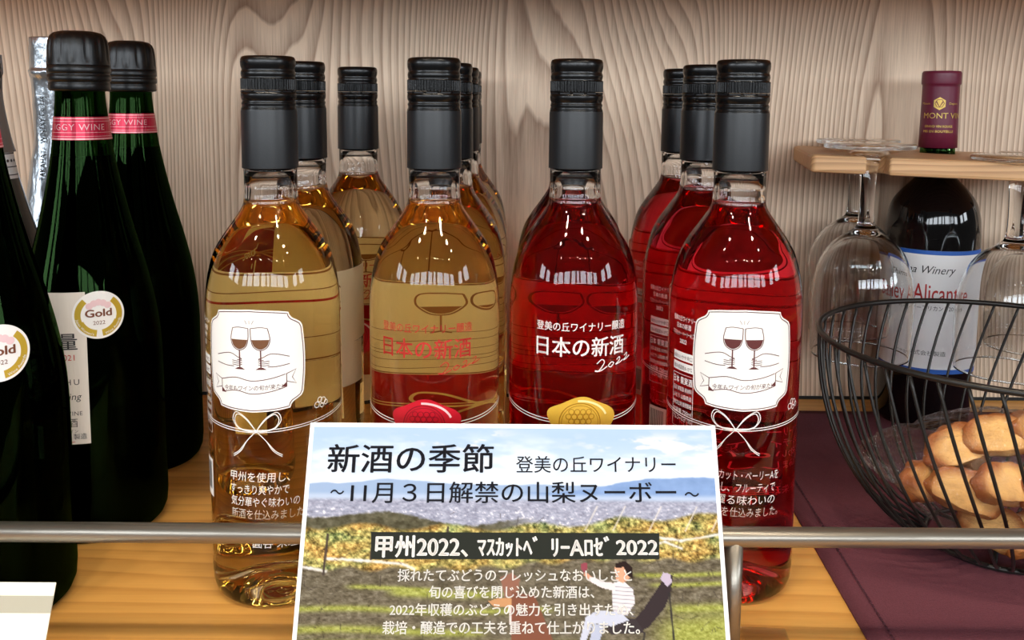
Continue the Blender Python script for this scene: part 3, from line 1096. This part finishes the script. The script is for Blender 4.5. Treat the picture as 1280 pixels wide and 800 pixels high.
f.text('Depuis', .0115, .2802, .0026, 'gold_leaf', 0, 'c', width=.008)
f.text('MONT VIN', .0035, .2685, .0068, 'gold_leaf', 0, 'c', width=.033)
f.text('GRAND VIN ROUGE', 0, .2608, .0027, 'gold_leaf', 0, 'c', width=.023, bold=.03)
f.text('MIS EN BOUTEILLE', 0, .2565, .0027, 'gold_leaf', 0, 'c', width=.025, bold=.03)
f.build('capsule_print', root, .0152, base=.0004, rz=R(-26))
f = Flat()
h = .058
f.rect(-h, .0520, h, .1580, 'white')
f.rect(-h, .0520, h, .0560, 'blue', .0001)
f.rect(-h, .1545, h, .1580, 'blue', .0001)
f.text('Shima Winery', -.0025, .1385, .0095, 'dark_ink', .0001, 'c', width=.052, shear=.35, bold=-.006)
V, Fc = text_mesh('Bailey Alicante', .0160, width=.076, bold=.004)
V[:, 1] *= 1.35
V += np.array([-.043, .1145])
f.add(V, Fc, 'red_ink', .0001)
f.text('ベーリーアリカント2019', .0045, .1070, .0048, 'dark_ink', .0001, 'c', width=.046)
f.text('醸造株式会社製造', -.001, .0680, .0046, 'dark_ink', .0001, 'c', width=.040)
f.build('front_label', root, MB, rz=R(-29))

# ------------------------------------------------------------------ glass holder board and hanging glasses
# board: local x along its front edge, local y backwards
bl = Vector((.2335, .7175)); br_ = Vector((.4700, .6700))
dx = (br_ - bl); Lb = dx.length; yaw = math.atan2(dx.y, dx.x)
bm = bmesh.new()
Db = .150
slot_x = .0496; sw = .0082
slots = []
outl = []
def arc(cx, cy, r_, a0, a1, n=8): return [(cx + r_ * math.cos(R(a0 + (a1 - a0) * k / n)), cy + r_ * math.sin(R(a0 + (a1 - a0) * k / n))) for k in range(n + 1)]
c_ = .004
outl += arc(c_, c_, c_, 180, 270)
outl += arc(slot_x - sw - .002, .002, .002, -90, 0, 4)
outl += arc(slot_x, .016, sw, 180, 0, 10)
outl += arc(slot_x + sw + .002, .002, .002, 180, 270, 4)
outl += arc(Lb - c_, c_, c_, -90, 0)
outl += arc(Lb - c_, Db - c_, c_, 0, 90)
outl += arc(c_, Db - c_, c_, 90, 180)
hole_c = Matrix.Rotation(-yaw, 2) @ (Vector((XM, YM)) - bl)
top = [bm.verts.new((x, y, 0)) for x, y in outl]
hole = [bm.verts.new((hole_c.x + .0165 * math.cos(2 * PI * k / 32), hole_c.y + .0165 * math.sin(2 * PI * k / 32), 0)) for k in range(32)]
holes = []
for gx_, gy_ in ((.3000, .8000), (.3900, .7060), (.4560, .7900)):
    hc = Matrix.Rotation(-yaw, 2) @ (Vector((gx_, gy_)) - bl)
    holes.append((hc, [bm.verts.new((hc.x + .0085 * math.cos(2 * PI * k / 24), hc.y + .0085 * math.sin(2 * PI * k / 24), 0)) for k in range(24)]))
es = [bm.edges.new((h_[i], h_[(i + 1) % 24])) for _, h_ in holes for i in range(24)] + [bm.edges.new((top[i], top[(i + 1) % len(top)])) for i in range(len(top))] + [bm.edges.new((hole[i], hole[(i + 1) % 32])) for i in range(32)]
bmesh.ops.triangle_fill(bm, use_beauty=True, use_dissolve=False, edges=es)
# drop faces filled inside the hole
for fc0 in list(bm.faces):
    c0 = fc0.calc_center_median()
    if (c0.xy - hole_c).length < .0160 or any((c0.xy - hc).length < .0083 for hc, _ in holes): bm.faces.remove(fc0)
ext = bmesh.ops.extrude_face_region(bm, geom=bm.faces[:])
for g0 in ext['geom']:
    if isinstance(g0, bmesh.types.BMVert): g0.co.z -= .0140
bmesh.ops.recalc_face_normals(bm, faces=bm.faces)
sharp = [e for e in bm.edges if len(e.link_faces) == 2 and e.calc_face_angle(0) > R(50) and abs(e.verts[0].co.z - e.verts[1].co.z) < 1e-6]
bmesh.ops.bevel(bm, geom=sharp, offset=.0026, segments=2, profile=.5, affect='EDGES')
brd = bm_obj('glass_holder_board', bm, M['board'], loc=(bl.x, bl.y, .2412), rot=(0, R(1.3), yaw))
tag(brd, 'pale wooden board hung on the burgundy-capped bottle neck, holding upturned wine glasses', 'glass holder')


def wine_glass(X, Y, zrim, h, label, bowl=.039, tilt=(0, 0)):
    k = h / .170
    b = bowl
    o_ = smooth_prof([(.0330, .0), (.0345, .0012), (.0343, .0030), (.0330, .0040), (.0210, .0068), (.0110, .0100), (.0074, .0160), (.0062, .028), (.0058, .045), (.0060, .058), (.0075, .066), (.0140, .0715), (.0240, .0790), (.0320, .0905), (.0370, .106), (b, .125), (b, .142), (b * .985, .158), (b * .965, .1700)], 4)
    i_ = smooth_prof([(b * .965 - .0010, .1700), (b * .985 - .0012, .158), (b - .0012, .142), (b - .0012, .125), (.0357, .106), (.0305, .0915), (.0225, .0805), (.0120, .0735), (.0035, .0706), (0, .0702)], 4)
    prof = [(0, 0)] + o_ + i_
    prof = [(r, (zrim + h - z * k)) for r, z in prof]
    V, Fc = lathe(prof, 72)
    root = empty('wine_glass', (X, Y, 0), label, 'wine glass', 'upturned wine glasses hanging from the board')
    bmg = bmesh.new()
    n0 = len([1 for r, z in prof])
    # split into foot with stem, and bowl
    vs = [bmg.verts.new(v) for v in V]
    for f_ in Fc: bmg.faces.new([vs[i] for i in f_])
    bmesh.ops.recalc_face_normals(bmg, faces=bmg.faces)
    o = bm_obj('glass_shell', bmg, M['crystal'], root, smooth=True)
    return root


wine_glass(.2808, .7235, .0800, .1700, 'upturned wine glass hanging in front of the board, left of the burgundy-capped bottle')
wine_glass(.3000, .8000, .0800, .1700, 'upturned wine glass near the wall, behind the left front glass', bowl=.0355)
wine_glass(.3900, .7060, .0725, .1700, 'upturned wine glass hanging right of the burgundy-capped bottle, nearest the front')
wine_glass(.4560, .7900, .0700, .1700, 'upturned wine glass at the right edge, behind the right front glass')

# ------------------------------------------------------------------ placemat
P = [Vector((.1870, .4050, 0)), Vector((.2060, .8120, 0)), Vector((.86, .8150, 0)), Vector((.86, .3950, 0))]
bm = bmesh.new()
nx, ny = 60, 44
grid = [[None] * (ny + 1) for _ in range(nx + 1)]
for i in range(nx + 1):
    for j in range(ny + 1):
        u, v = i / nx, j / ny
        p = (P[0] * (1 - v) + P[1] * v) * (1 - u) + (P[3] * (1 - v) + P[2] * v) * u
        p.z = .0014 + .0004 * mnoise.noise(Vector((p.x * 14, p.y * 14, 2)))
        grid[i][j] = bm.verts.new(p)
for i in range(nx):
    for j in range(ny): bm.faces.new((grid[i][j], grid[i + 1][j], grid[i + 1][j + 1], grid[i][j + 1]))
ext = bmesh.ops.extrude_face_region(bm, geom=bm.faces[:])
for g0 in ext['geom']:
    if isinstance(g0, bmesh.types.BMVert): g0.co.z = .0001
bmesh.ops.recalc_face_normals(bm, faces=bm.faces)
mat_o = bm_obj('placemat', bm, M['cloth'], smooth=True)
tag(mat_o, 'burgundy woven placemat with a stitched hem lying under the wire basket', 'placemat')
V, Fc = [], []
k = 0
q = .41
while q < .80:
    x = P[0].x + (P[1].x - P[0].x) * (q - .405) / .407 + .0135
    n = len(V)
    V += [(x - .0006, q, .0022), (x + .0006, q, .0022), (x + .0006, q + .0030, .0022), (x - .0006, q + .0030, .0022), (x, q - .0002, .0015), (x, q + .0032, .0015)]
    Fc += [(n, n + 1, n + 2, n + 3), (n, n + 4, n + 1), (n + 2, n + 5, n + 3)]
    q += .0042
tag(mesh_obj('hem_stitching', V, Fc, M['stitch'], mat_o), kind='stuff')

# ------------------------------------------------------------------ wire basket
BX, BY, BRm, BZ = .3150, .5650, .1150, .1340
root = empty('wire_basket', (BX, BY, 0), 'round black wire bowl of slanting wires holding bagged biscuits', 'basket')
V, Fc = tube([(BRm * math.cos(2 * PI * k / 120), BRm * math.sin(2 * PI * k / 120), BZ) for k in range(120)], .0019, 10, True)
mesh_obj('rim', V, Fc, M['wire'], root)
def bowl_r(t):  # t 0 rim .. 1 base ring
    z = BZ * (1 - t) + .004 * t
    s_ = (z - .004) / (BZ - .004)
    return .043 + (BRm - .043) * (1 - (1 - s_) ** 2.3) ** .68, z
V, Fc = tube([(.043 * math.cos(2 * PI * k / 60), .043 * math.sin(2 * PI * k / 60), .0034) for k in range(60)], .0018, 8, True)
mesh_obj('base_ring', V, Fc, M['wire'], root)
path = []
for k in range(15):
    r_, z = bowl_r(k / 14)
    a = -R(19) * (1 - k / 14) 
    path.append((r_ * math.cos(a), r_ * math.sin(a), z))
V, Fc = tube(path, .00105, 6)
first = mesh_obj('wire', V, Fc, M['wire'], root)
NW = 46
for k in range(1, NW):
    c = first.copy()
    COL.objects.link(c)
    c.rotation_euler = (0, 0, 2 * PI * k / NW)
path = [(-.043, 0, .0034), (0, 0, .0034), (.043, 0, .0034)]
for a in (0, PI / 3, 2 * PI / 3):
    V, Fc = tube(path, .0014, 6)
    mesh_obj('base_bar', V, Fc, M['wire'], root, rot=(0, 0, a))

# biscuits in the bag
def biscuit(i, loc, rot, s_, label):
    bm = bmesh.new()
    bmesh.ops.create_icosphere(bm, subdivisions=4, radius=1)
    for v in bm.verts:
        c = v.co.copy()
        x, y, z = c.x, c.y, c.z
        # slice: half-moon outline, flattened cut faces
        z = math.copysign(min(abs(z), .34), z)
        y = y if y > -.55 else -.55 + (y + .55) * .25
        n = mnoise.noise(Vector((x * 2.2 + i * 3.1, y * 2.2, z * 2))) * .16 + mnoise.noise(Vector((x * 6 + i, y * 6, z * 6))) * .05
        v.co = Vector((x * (1 + n) * s_[0], y * (1 + n) * s_[1], z * (1 + n * .6) * s_[2]))
    lay = bm.verts.layers.float.new('bake')
    for v in bm.verts:
        rr = math.hypot(v.co.x / s_[0], v.co.y / s_[1])
        v[lay] = min(1, max(0, (rr - .52) * 2.4 + .5 * mnoise.noise(v.co * 120 + Vector((i, 0, 0)))))
    o = bm_obj('biscuit', bm, M['cookie'], smooth=True, loc=loc, rot=rot)
    tag(o, label, 'biscuit', 'golden biscuits in the clear bag')
    return o


bis = [((.258, .545, .048), (60, 10, 35), 'small golden biscuit slice at the left end of the bag'),
       ((.276, .548, .070), (52, -14, 12), 'golden biscuit slice topmost at the left of the pile'),
       ((.272, .528, .050), (58, 16, -20), 'golden biscuit slice second from the left end, just above the rail'),
       ((.296, .524, .056), (50, 8, 12), 'long golden biscuit slice in the middle of the pile'),
       ((.300, .545, .078), (50, -6, -12), 'biscuit slice at the top middle of the pile'),
       ((.326, .548, .080), (55, 10, 14), 'long pale-topped biscuit slice highest at the right of the bag'),
       ((.322, .524, .054), (50, -8, 24), 'biscuit slice at the right of the bag, above the rail'),
       ((.292, .530, .026), (45, 14, -20), 'biscuit slice at the bottom of the bag, seen just below the rail'),
       ((.316, .527, .024), (42, -10, 12), 'broad biscuit slice lowest at the right of the bag'),
       ((.350, .545, .066), (55, 5, -15), 'biscuit slice at the far right of the bag'),
       ((.296, .565, .050), (65, 10, 50), 'biscuit slice at the back of the bag'),
       ((.344, .532, .036), (45, 5, 10), 'biscuit slice low at the right edge of the picture')]
for i, (l_, r_, lb) in enumerate(bis):
    biscuit(i, l_, tuple(R(a) for a in r_), (.0215, .0150, .0150), lb)

# the bag: crumpled film pulled over the biscuits with a twisted tail at its left
bm = bmesh.new()
bmesh.ops.create_icosphere(bm, subdivisions=6, radius=1)
for v in bm.verts:
    c = v.co.copy()
    n = mnoise.noise(c * 2.3) * .10 + abs(mnoise.noise(c * 5 + Vector((4, 1, 2)))) * .10 + abs(mnoise.noise(c * 11)) * .035
    x = c.x * .070 * (1 + n); y = c.y * .040 * (1 + n); z = c.z * .040 * (1 + n)
    if c.x < -.45:  # gathered corner
        t = (-.45 - c.x) / .55
        x -= t * .016
        y *= 1 - .2 * t
        z = z * (1 - .5 * t) + .014 * t
    v.co = Vector((x, y, z))
bag = bm_obj('biscuit_bag', bm, M['bag'], smooth=True, loc=(.306, .547, .0540))
tag(bag, 'crumpled clear plastic bag around the biscuits inside the wire basket', 'bag')

# ------------------------------------------------------------------ guard rail
YR = .438
p0, p1 = at_y(-60, 664.2, YR), at_y(1340, 675.5, YR)
zr = at_y(640, 669, YR).z
root = empty('guard_rail', (0, YR, 0), 'brushed metal guard rail running along the front of the shelf', 'rail')
V, Fc = tube([(-.62, 0, zr), (.72, 0, zr)], .0050, 20)
mesh_obj('rail_bar', V, Fc, M['nickel'], root)
px = at_y(916, 720, YR).x
for x in (px, -.52, .68):
    V, Fc = tube([(x, 0, zr - .001), (x, 0, .0)], .0046, 18)
    o = mesh_obj('post', V, Fc, M['nickel'], root)

# ------------------------------------------------------------------ photo sign
tl, tr_ = at_y(388, 528, .4520), at_y(894, 532, .4520)
bl3, br3 = at_y(365, 800, .4055), at_y(912.5, 800, .4055)
dirL, dirR = (bl3 - tl), (br3 - tr_)
ext_ = (tl.z - .0006) / (tl.z - bl3.z)
bl4, br4 = tl + dirL * ext_, tr_ + dirR * ext_
U = (tr_ - tl); W_ = U.length; U.normalize()
Dn = ((bl4 + br4) / 2 - (tl + tr_) / 2)
Dn = (Dn - U * Dn.dot(U)); H_ = Dn.length; Dn.normalize()
Nn = U.cross(-Dn); 
if Nn.y > 0: Nn = -Nn
cen = (tl + tr_) / 2
rotm = Matrix((U, -Nn, -Dn)).transposed().to_4x4()   # local x right, y away from viewer, z up the sign
sign = empty('photo_sign', (0, 0, 0), 'white-edged card sign with vineyard photo and Japanese lettering, leaning on the guard rail', 'sign')
base_c = cen + Dn * H_
sign.matrix_world = Matrix.Translation(base_c) @ rotm
# local frame: x in [-W/2, W/2], z from 0 (foot) to H (top), front face at y = 0 towards -y
bm = bmesh.new(); box_bm(bm, -W_ / 2, W_ / 2, .0002, .0016, 0, H_)
bm_obj('card', bm, M['sign_back'], sign)
inv = sign.matrix_world.inverted()


def sl(x, y):
    """place on the sign that the photograph shows at pixel (x, y): gives sign-local (x, z)"""
    d = ray(x, y)
    o = Vector((0, 0, ZC))
    n = Nn
    t = (base_c - o).dot(n) / d.dot(n)
    q = inv @ (o + d * t)
    return q.x, q.z


# printed picture: one colour per grid point
GX, GY = 400, 300
def fbm(x, y, seed, oct_=4, gain=.55):
    r_ = np.random.default_rng(seed)
    tot = np.zeros_like(x); amp = 1; s0 = 0
    for o in range(oct_):
        T = r_.random((256, 256))
        xi, yi = np.floor(x).astype(int), np.floor(y).astype(int)
        fx, fy = x - xi, y - yi
        fx = fx * fx * (3 - 2 * fx); fy = fy * fy * (3 - 2 * fy)
        a = T[xi % 256, yi % 256]; b = T[(xi + 1) % 256, yi % 256]; c = T[xi % 256, (yi + 1) % 256]; d = T[(xi + 1) % 256, (yi + 1) % 256]
        tot += amp * ((a * (1 - fx) + b * fx) * (1 - fy) + (c * (1 - fx) + d * fx) * fy)
        s0 += amp; amp *= gain; x = x * 2.03 + 17; y = y * 2.03 + 31
    return tot / s0


border = .0021
lx = np.linspace(-W_ / 2 + border, W_ / 2 - border, GX)
lz = np.linspace(H_ - border, border, GY)
LX, LZ = np.meshgrid(lx, lz)
# picture units: like photo pixels, x 370..910 and y 528..(bottom)
_, z800 = sl(640, 800)
_, z665 = sl(640, 665)
PXx = 640 + LX / W_ * 525
ks = np.array([sl(640, y)[1] for y in range(520, 960, 10)])
PYy = np.interp(-LZ, -ks, np.arange(520, 960, 10))
X_, Y_ = PXx, PYy
def mixc(a, b, t):
    t = np.clip(t, 0, 1)[..., None]
    return a * (1 - t) + np.array(b, float) * t
def sst(e0, e1, v):
    t = np.clip((v - e0) / (e1 - e0), 0, 1)
    return t * t * (3 - 2 * t)
img = np.zeros(X_.shape + (3,)) + np.array([176, 198, 226.])
img = mixc(img, (214, 224, 238), sst(545, 610, Y_))
cl = fbm(X_ / 60, Y_ / 16, 3)
img = mixc(img, (232, 236, 242), sst(.45, .75, cl) * sst(532, 575, Y_) * .8)
cl2 = fbm(X_ / 30, Y_ / 9, 5)
img = mixc(img, (240, 230, 222), (sst(.5, .62, cl2) * np.exp(-((X_ - 575) / 50) ** 2 - ((Y_ - 548) / 14) ** 2) + sst(.45, .6, cl2) * np.exp(-((X_ - 820) / 80) ** 2 - ((Y_ - 556) / 12) ** 2)))
# mountains
rid1 = 604 - 6 * np.exp(-((X_ - 490) / 50) ** 2) + 4 * fbm(X_ / 25, X_ * 0, 8)
img = mixc(img, (158, 178, 208), sst(-1, 1, Y_ - rid1))
rid2 = 612 - 22 * sst(660, 900, X_) - 3 * np.sin(X_ / 30) + 5 * fbm(X_ / 22, X_ * 0, 9)
mt = np.array([138., 164, 206]) + 26 * (fbm(X_ / 18, Y_ / 10, 10)[..., None] - .5)
m2 = sst(-1, 1, Y_ - rid2) * sst(640, 690, X_)
img = img * (1 - m2[..., None]) + mt * m2[..., None]
img = mixc(img, (190, 202, 222), sst(615, 622, Y_) * .8)
# town
tn = fbm(X_ / 5, Y_ / 2.4, 11, 3, .8)
town = np.array([164., 166, 184]) + 90 * (tn[..., None] - .5)
t_ = sst(622, 628, Y_)
img = img * (1 - t_[..., None]) + town * t_[..., None]
img = mixc(img, (236, 232, 236), sst(.68, .8, tn) * sst(628, 640, Y_))
# dark woods at the left
wd = 642 + 8 * np.sin(X_ / 28) * .5 + 10 * sst(470, 600, X_) - 5 * sst(600, 700, X_)
wn = fbm(X_ / 7, Y_ / 5, 12)
wood_c = np.array([96., 92, 74]) + 70 * (wn[..., None] - .5)
t_ = sst(-2, 2, Y_ - wd - 5 * wn) * (1 - sst(610, 680, X_))
img = img * (1 - t_[..., None]) + wood_c * t_[..., None]
# vine foliage
vt = 657 - 16 * sst(600, 900, X_) - 4 * np.sin(X_ / 17)
vn = fbm(X_ / 4.2, Y_ / 3.6, 13, 4, .7)
vh = fbm(X_ / 30, Y_ / 14, 14)
vine = np.array([158., 148, 92]) + np.array([300., 280, 200]) * (vn[..., None] - .5) + np.array([90., 10, -10]) * (vh[..., None] - .45)
t_ = sst(-3, 3, Y_ - vt - 5 * vn)
img = img * (1 - t_[..., None]) + vine * t_[..., None]
# shaded ground under the vines
gt = 712 - 14 * sst(560, 760, X_) + 3 * np.sin(X_ / 9)
gn = fbm(X_ / 6, Y_ / 3, 15, 4, .7)
gr = np.array([112., 104, 88]) + 100 * (gn[..., None] - .5)
t_ = sst(-3, 4, Y_ - gt)
img = img * (1 - t_[..., None]) + gr * t_[..., None]
# sunlit grass strips
gg = fbm(X_ / 3, Y_ / 2.2, 16, 3, .8)
grass = np.array([166., 172, 88]) + 110 * (gg[..., None] - .5)
for (yc, hh, x0, x1) in ((737, 3, 430, 560), (742, 5, 480, 640), (728, 3, 800, 930), (716, 3, 780, 930), (764, 4, 360, 700), (790, 5, 360, 620), (758, 6, 820, 940), (812, 8, 350, 930), (850, 14, 350, 930)):
    t_ = np.exp(-((Y_ - yc - 2 * np.sin(X_ / 40)) / hh) ** 2) * sst(x0, x0 + 25, X_) * (1 - sst(x1 - 25, x1, X_)) * .85 * sst(.3, .5, gn + .15)
    img = img * (1 - t_[..., None]) + grass * t_[..., None]
t_ = sst(755, 785, Y_ + .12 * (X_ - 850)) * sst(790, 850, X_) * .85
img = img * (1 - t_[..., None]) + grass * t_[..., None]
# white netting
for pts in (((366, 708), (392, 712), (412, 716)), ((412, 700), (455, 702), (505, 706), (520, 712)), ((800, 668), (850, 674), (905, 665)), ((806, 680), (830, 676), (850, 684))):
    for (xa, ya), (xb, yb) in zip(pts, pts[1:]):
        L2 = (xb - xa) ** 2 + (yb - ya) ** 2
        tt = np.clip(((X_ - xa) * (xb - xa) + (Y_ - ya) * (yb - ya)) / L2, 0, 1)
        dd = np.hypot(X_ - xa - tt * (xb - xa), Y_ - ya - tt * (yb - ya))
        img = mixc(img, (228, 224, 222), (1 - sst(1.5, 4.5, dd + 3 * gn)) * .95)
def stroke(p, wdt, col, a=1.0):
    global img
    for (xa, ya), (xb, yb) in zip(p, p[1:]):
        L2 = max((xb - xa) ** 2 + (yb - ya) ** 2, 1e-6)
        tt = np.clip(((X_ - xa) * (xb - xa) + (Y_ - ya) * (yb - ya)) / L2, 0, 1)
        dd = np.hypot(X_ - xa - tt * (xb - xa), Y_ - ya - tt * (yb - ya))
        img = mixc(img, col, (1 - sst(wdt * .5 - .6, wdt * .5 + .6, dd)) * a)
def blobp(poly, col, a=1.0, noise_=None):
    global img
    ins = np.zeros(X_.shape, bool)
    n = len(poly)
    for i in range(n):
        xa, ya = poly[i]; xb, yb = poly[(i + 1) % n]
        c = ((ya > Y_) != (yb > Y_)) & (X_ < (xb - xa) * (Y_ - ya) / (yb - ya + 1e-9) + xa)
        ins ^= c
    img = mixc(img, col, ins * a)
# vine posts and twigs
for x, y0, y1 in ((411, 670, 720), (468, 668, 700), (560, 660, 690)): stroke([(x, y0), (x - 2, y1)], 3, (84, 72, 66))
for x in (735, 770, 815, 860, 893): stroke([(x + 12, 632), (x - 4, 662)], 1.6, (222, 214, 206), .8)
for k in range(170):
    x = rng.uniform(366, 912); y = rng.uniform(640, 800); a = rng.uniform(0, PI); l_ = rng.uniform(4, 14)
    stroke([(x, y), (x + l_ * math.cos(a), y + l_ * math.sin(a))], .9, (64, 56, 52), .55)
# table with cloth, seated companion
blobp([(612, 752), (622, 748), (650, 747), (668, 752), (664, 757), (640, 760), (618, 758)], (196, 150, 110))
blobp([(636, 758), (650, 756), (656, 800), (662, 840), (632, 840), (640, 800)], (222, 210, 206))
blobp([(626, 722), (640, 716), (650, 724), (648, 744), (632, 748)], (150, 108, 92))
blobp([(640, 740), (668, 744), (690, 800), (640, 810)], (132, 88, 70))
# reclining person with striped top, dark folding seat
blobp([(786, 776), (800, 760), (826, 722), (838, 716), (834, 738), (826, 758), (806, 782), (788, 792)], (66, 56, 58))
blobp([(742, 770), (790, 772), (800, 790), (760, 792)], (70, 62, 64))
blobp([(822, 722), (826, 714), (834, 716), (836, 726), (830, 732)], (190, 178, 196))
stroke([(832, 740), (835, 800)], 2, (60, 56, 56)); stroke([(800, 790), (792, 840)], 2, (60, 56, 56)); stroke([(745, 792), (735, 830)], 2, (60, 56, 56))
blobp([(764, 728), (776, 724), (788, 736), (790, 752), (780, 768), (764, 772), (762, 750)], (226, 220, 222))
for k in range(8): stroke([(763, 732 + k * 5), (789, 734 + k * 5)], 1.0, (120, 120, 140), .7)
blobp([(766, 728), (752, 726), (738, 720), (734, 725), (750, 734), (766, 738)], (222, 214, 216))
blobp([(738, 720), (730, 714), (728, 718), (734, 725)], (214, 160, 134))
blobp([(766, 708), (776, 704), (784, 710), (784, 722), (776, 728), (768, 724)], (218, 166, 138))
blobp([(768, 703), (780, 700), (788, 708), (788, 722), (782, 718), (778, 708), (768, 709)], (54, 38, 34))
blobp([(770, 764), (782, 774), (760, 782), (738, 778), (730, 800), (722, 800), (730, 770), (745, 762)], (196, 200, 216))
blobp([(738, 778), (752, 782), (742, 812), (732, 812)], (180, 186, 206))
blobp([(725, 704), (732, 702), (733, 710), (729, 715), (725, 711)], (150, 80, 92))
img = np.clip((img - 128) * 1.06 + 112, 0, 255) / 255.0
img = np.where(img <= .04045, img / 12.92, ((img + .055) / 1.055) ** 2.4)
verts = np.stack([LX.ravel(), np.full(LX.size, 0.0), LZ.ravel()], 1)
idx = np.arange(GX * GY).reshape(GY, GX)
faces = np.stack([idx[:-1, :-1].ravel(), idx[1:, :-1].ravel(), idx[1:, 1:].ravel(), idx[:-1, 1:].ravel()], 1)
me = bpy.data.meshes.new('landscape_print')
me.vertices.add(len(verts)); me.vertices.foreach_set('co', verts.ravel())
me.loops.add(faces.size); me.loops.foreach_set('vertex_index', faces.ravel().astype(np.int32))
me.polygons.add(len(faces)); me.polygons.foreach_set('loop_start', np.arange(0, faces.size, 4, dtype=np.int32))
me.update(calc_edges=True)
ca = me.color_attributes.new('print', 'FLOAT_COLOR', 'POINT')
ca.data.foreach_set('color', np.concatenate([img.reshape(-1, 3), np.ones((img.shape[0] * img.shape[1], 1))], 1).astype(np.float32).ravel())
pm = pmat('printed_photo', (200, 200, 200), .55, spec=.15)
an = pm.node_tree.nodes.new('ShaderNodeAttribute'); an.attribute_name = 'print'
pm.node_tree.links.new(an.outputs['Color'], pm.node_tree.nodes['Principled BSDF'].inputs['Base Color'])
me.materials.append(pm)
po = bpy.data.objects.new('landscape_print', me); COL.objects.link(po); po.parent = sign

f = Flat()
def st(body, x0, x1, ybase, ht, mat, bold=0.0, vs=1.0):
    """line of text spanning photo pixels x0..x1 with its baseline at ybase"""
    a, z = sl(x0, ybase); b, z2 = sl(x1, ybase)
    _, zt = sl(x0, ybase - ht)
    V, Fc = text_mesh(body, 1.0, bold=bold, res=4)
    V[:, 0] *= (b - a) / V[:, 0].max()
    V[:, 1] -= V[:, 1].min()
    V[:, 1] *= (zt - z) / V[:, 1].max()
    V[:, 1] += V[:, 0] / (b - a) * (z2 - z)
    f.add(V + np.array([a, z]), Fc, mat, .0001)
M['title_ink'] = pmat('title_ink', (40, 40, 48), .6, spec=.15, var=.05)
st('新酒の季節', 409, 617, 591, 36, 'title_ink', .014)
st('登美の丘ワイナリー', 645, 845, 591, 21, 'title_ink', .002)
st('11月３日解禁の山梨ヌーボー', 438, 846, 629, 27, 'title_ink', .008)
st('～', 413, 430, 618, 6, 'title_ink', .01)
st('～', 856, 874, 621, 6, 'title_ink', .01)
a = sl(464, 699); b = sl(824, 699); c = sl(824, 666.5); d = sl(464, 665)
f.poly([a, b, c, d], 'box_ink', .00005)
st('甲州2022、', 469, 585, 697, 28, 'white_ink', .028)
st('ﾏｽｶｯﾄﾍﾞ', 597, 672, 696, 26, 'white_ink', .026)
st('ﾘｰAﾛｾﾞ', 690, 762, 696, 26, 'white_ink', .026)
st('2022', 771, 823, 694, 19, 'white_ink', .03)
st('採れたてぶどうのフレッシュなおいしさと', 497, 790, 727, 16, 'white_ink', .016)
st('旬の喜びを閉じ込めた新酒は、', 536, 743, 748, 16, 'white_ink', .016)
st('2022年収穫のぶどうの魅力を引き出すため、', 487, 792, 770, 16, 'white_ink', .016)
st('栽培・醸造での工夫を重ねて仕上がりました。', 478, 800, 793, 17, 'white_ink', .016)
f.build('sign_lettering', sign, None, base=.0002)

# clear acrylic foot beside the post
bm = bmesh.new(); box_bm(bm, -.012, .012, -.010, .010, 0, .0035, .0006)
q = at_z(955, 795, .002)
tag(bm_obj('acrylic_stand', bm, M['bag'], loc=(q.x, q.y - .004, 0), rot=(0, 0, R(-4))), 'small clear acrylic plate lying on the shelf beside the rail post', 'stand')

# price card at the lower left
tR = at_y(70, 728, .438); bR = at_y(57, 800, .415)
dR = bR - tR
e_ = (tR.z - .0004) / (tR.z - bR.z)
fR = tR + dR * e_
wd = .11
bm = bmesh.new()
n_ = Vector((0, -dR.z, dR.y)).normalized()
if n_.y > 0: n_ = -n_
def cardbox(t0, t1, th0, th1):
    qs = []
    for t in (t0, t1):
        for x in (-wd, 0):
            p = tR + dR * t
            for th in (th0, th1):
                qs.append(bm.verts.new(p + Vector((x, 0, 0)) + n_ * th))
    # order: t0L(th0,th1), t0R(th0,th1), t1L.., t1R..
    a0, a1, b0, b1, c0, c1, d0, d1 = qs
    for f_ in ((a0, b0, d0, c0), (a1, c1, d1, b1), (a0, a1, b1, b0), (c0, d0, d1, c1), (a0, c0, c1, a1), (b0, b1, d1, d0)): bm.faces.new(f_)
cardbox(0, e_, -.0006, 0)
bmesh.ops.recalc_face_normals(bm, faces=bm.faces)
pc = bm_obj('price_card', bm, M['cream'])
tag(pc, 'cream shelf card with a grey band, leaning at the lower left corner', 'card')
bm = bmesh.new()
cardbox(.245, .55, .00002, .00015)
bmesh.ops.recalc_face_normals(bm, faces=bm.faces)
bm_obj('grey_band', bm, M['grey_band'], pc)
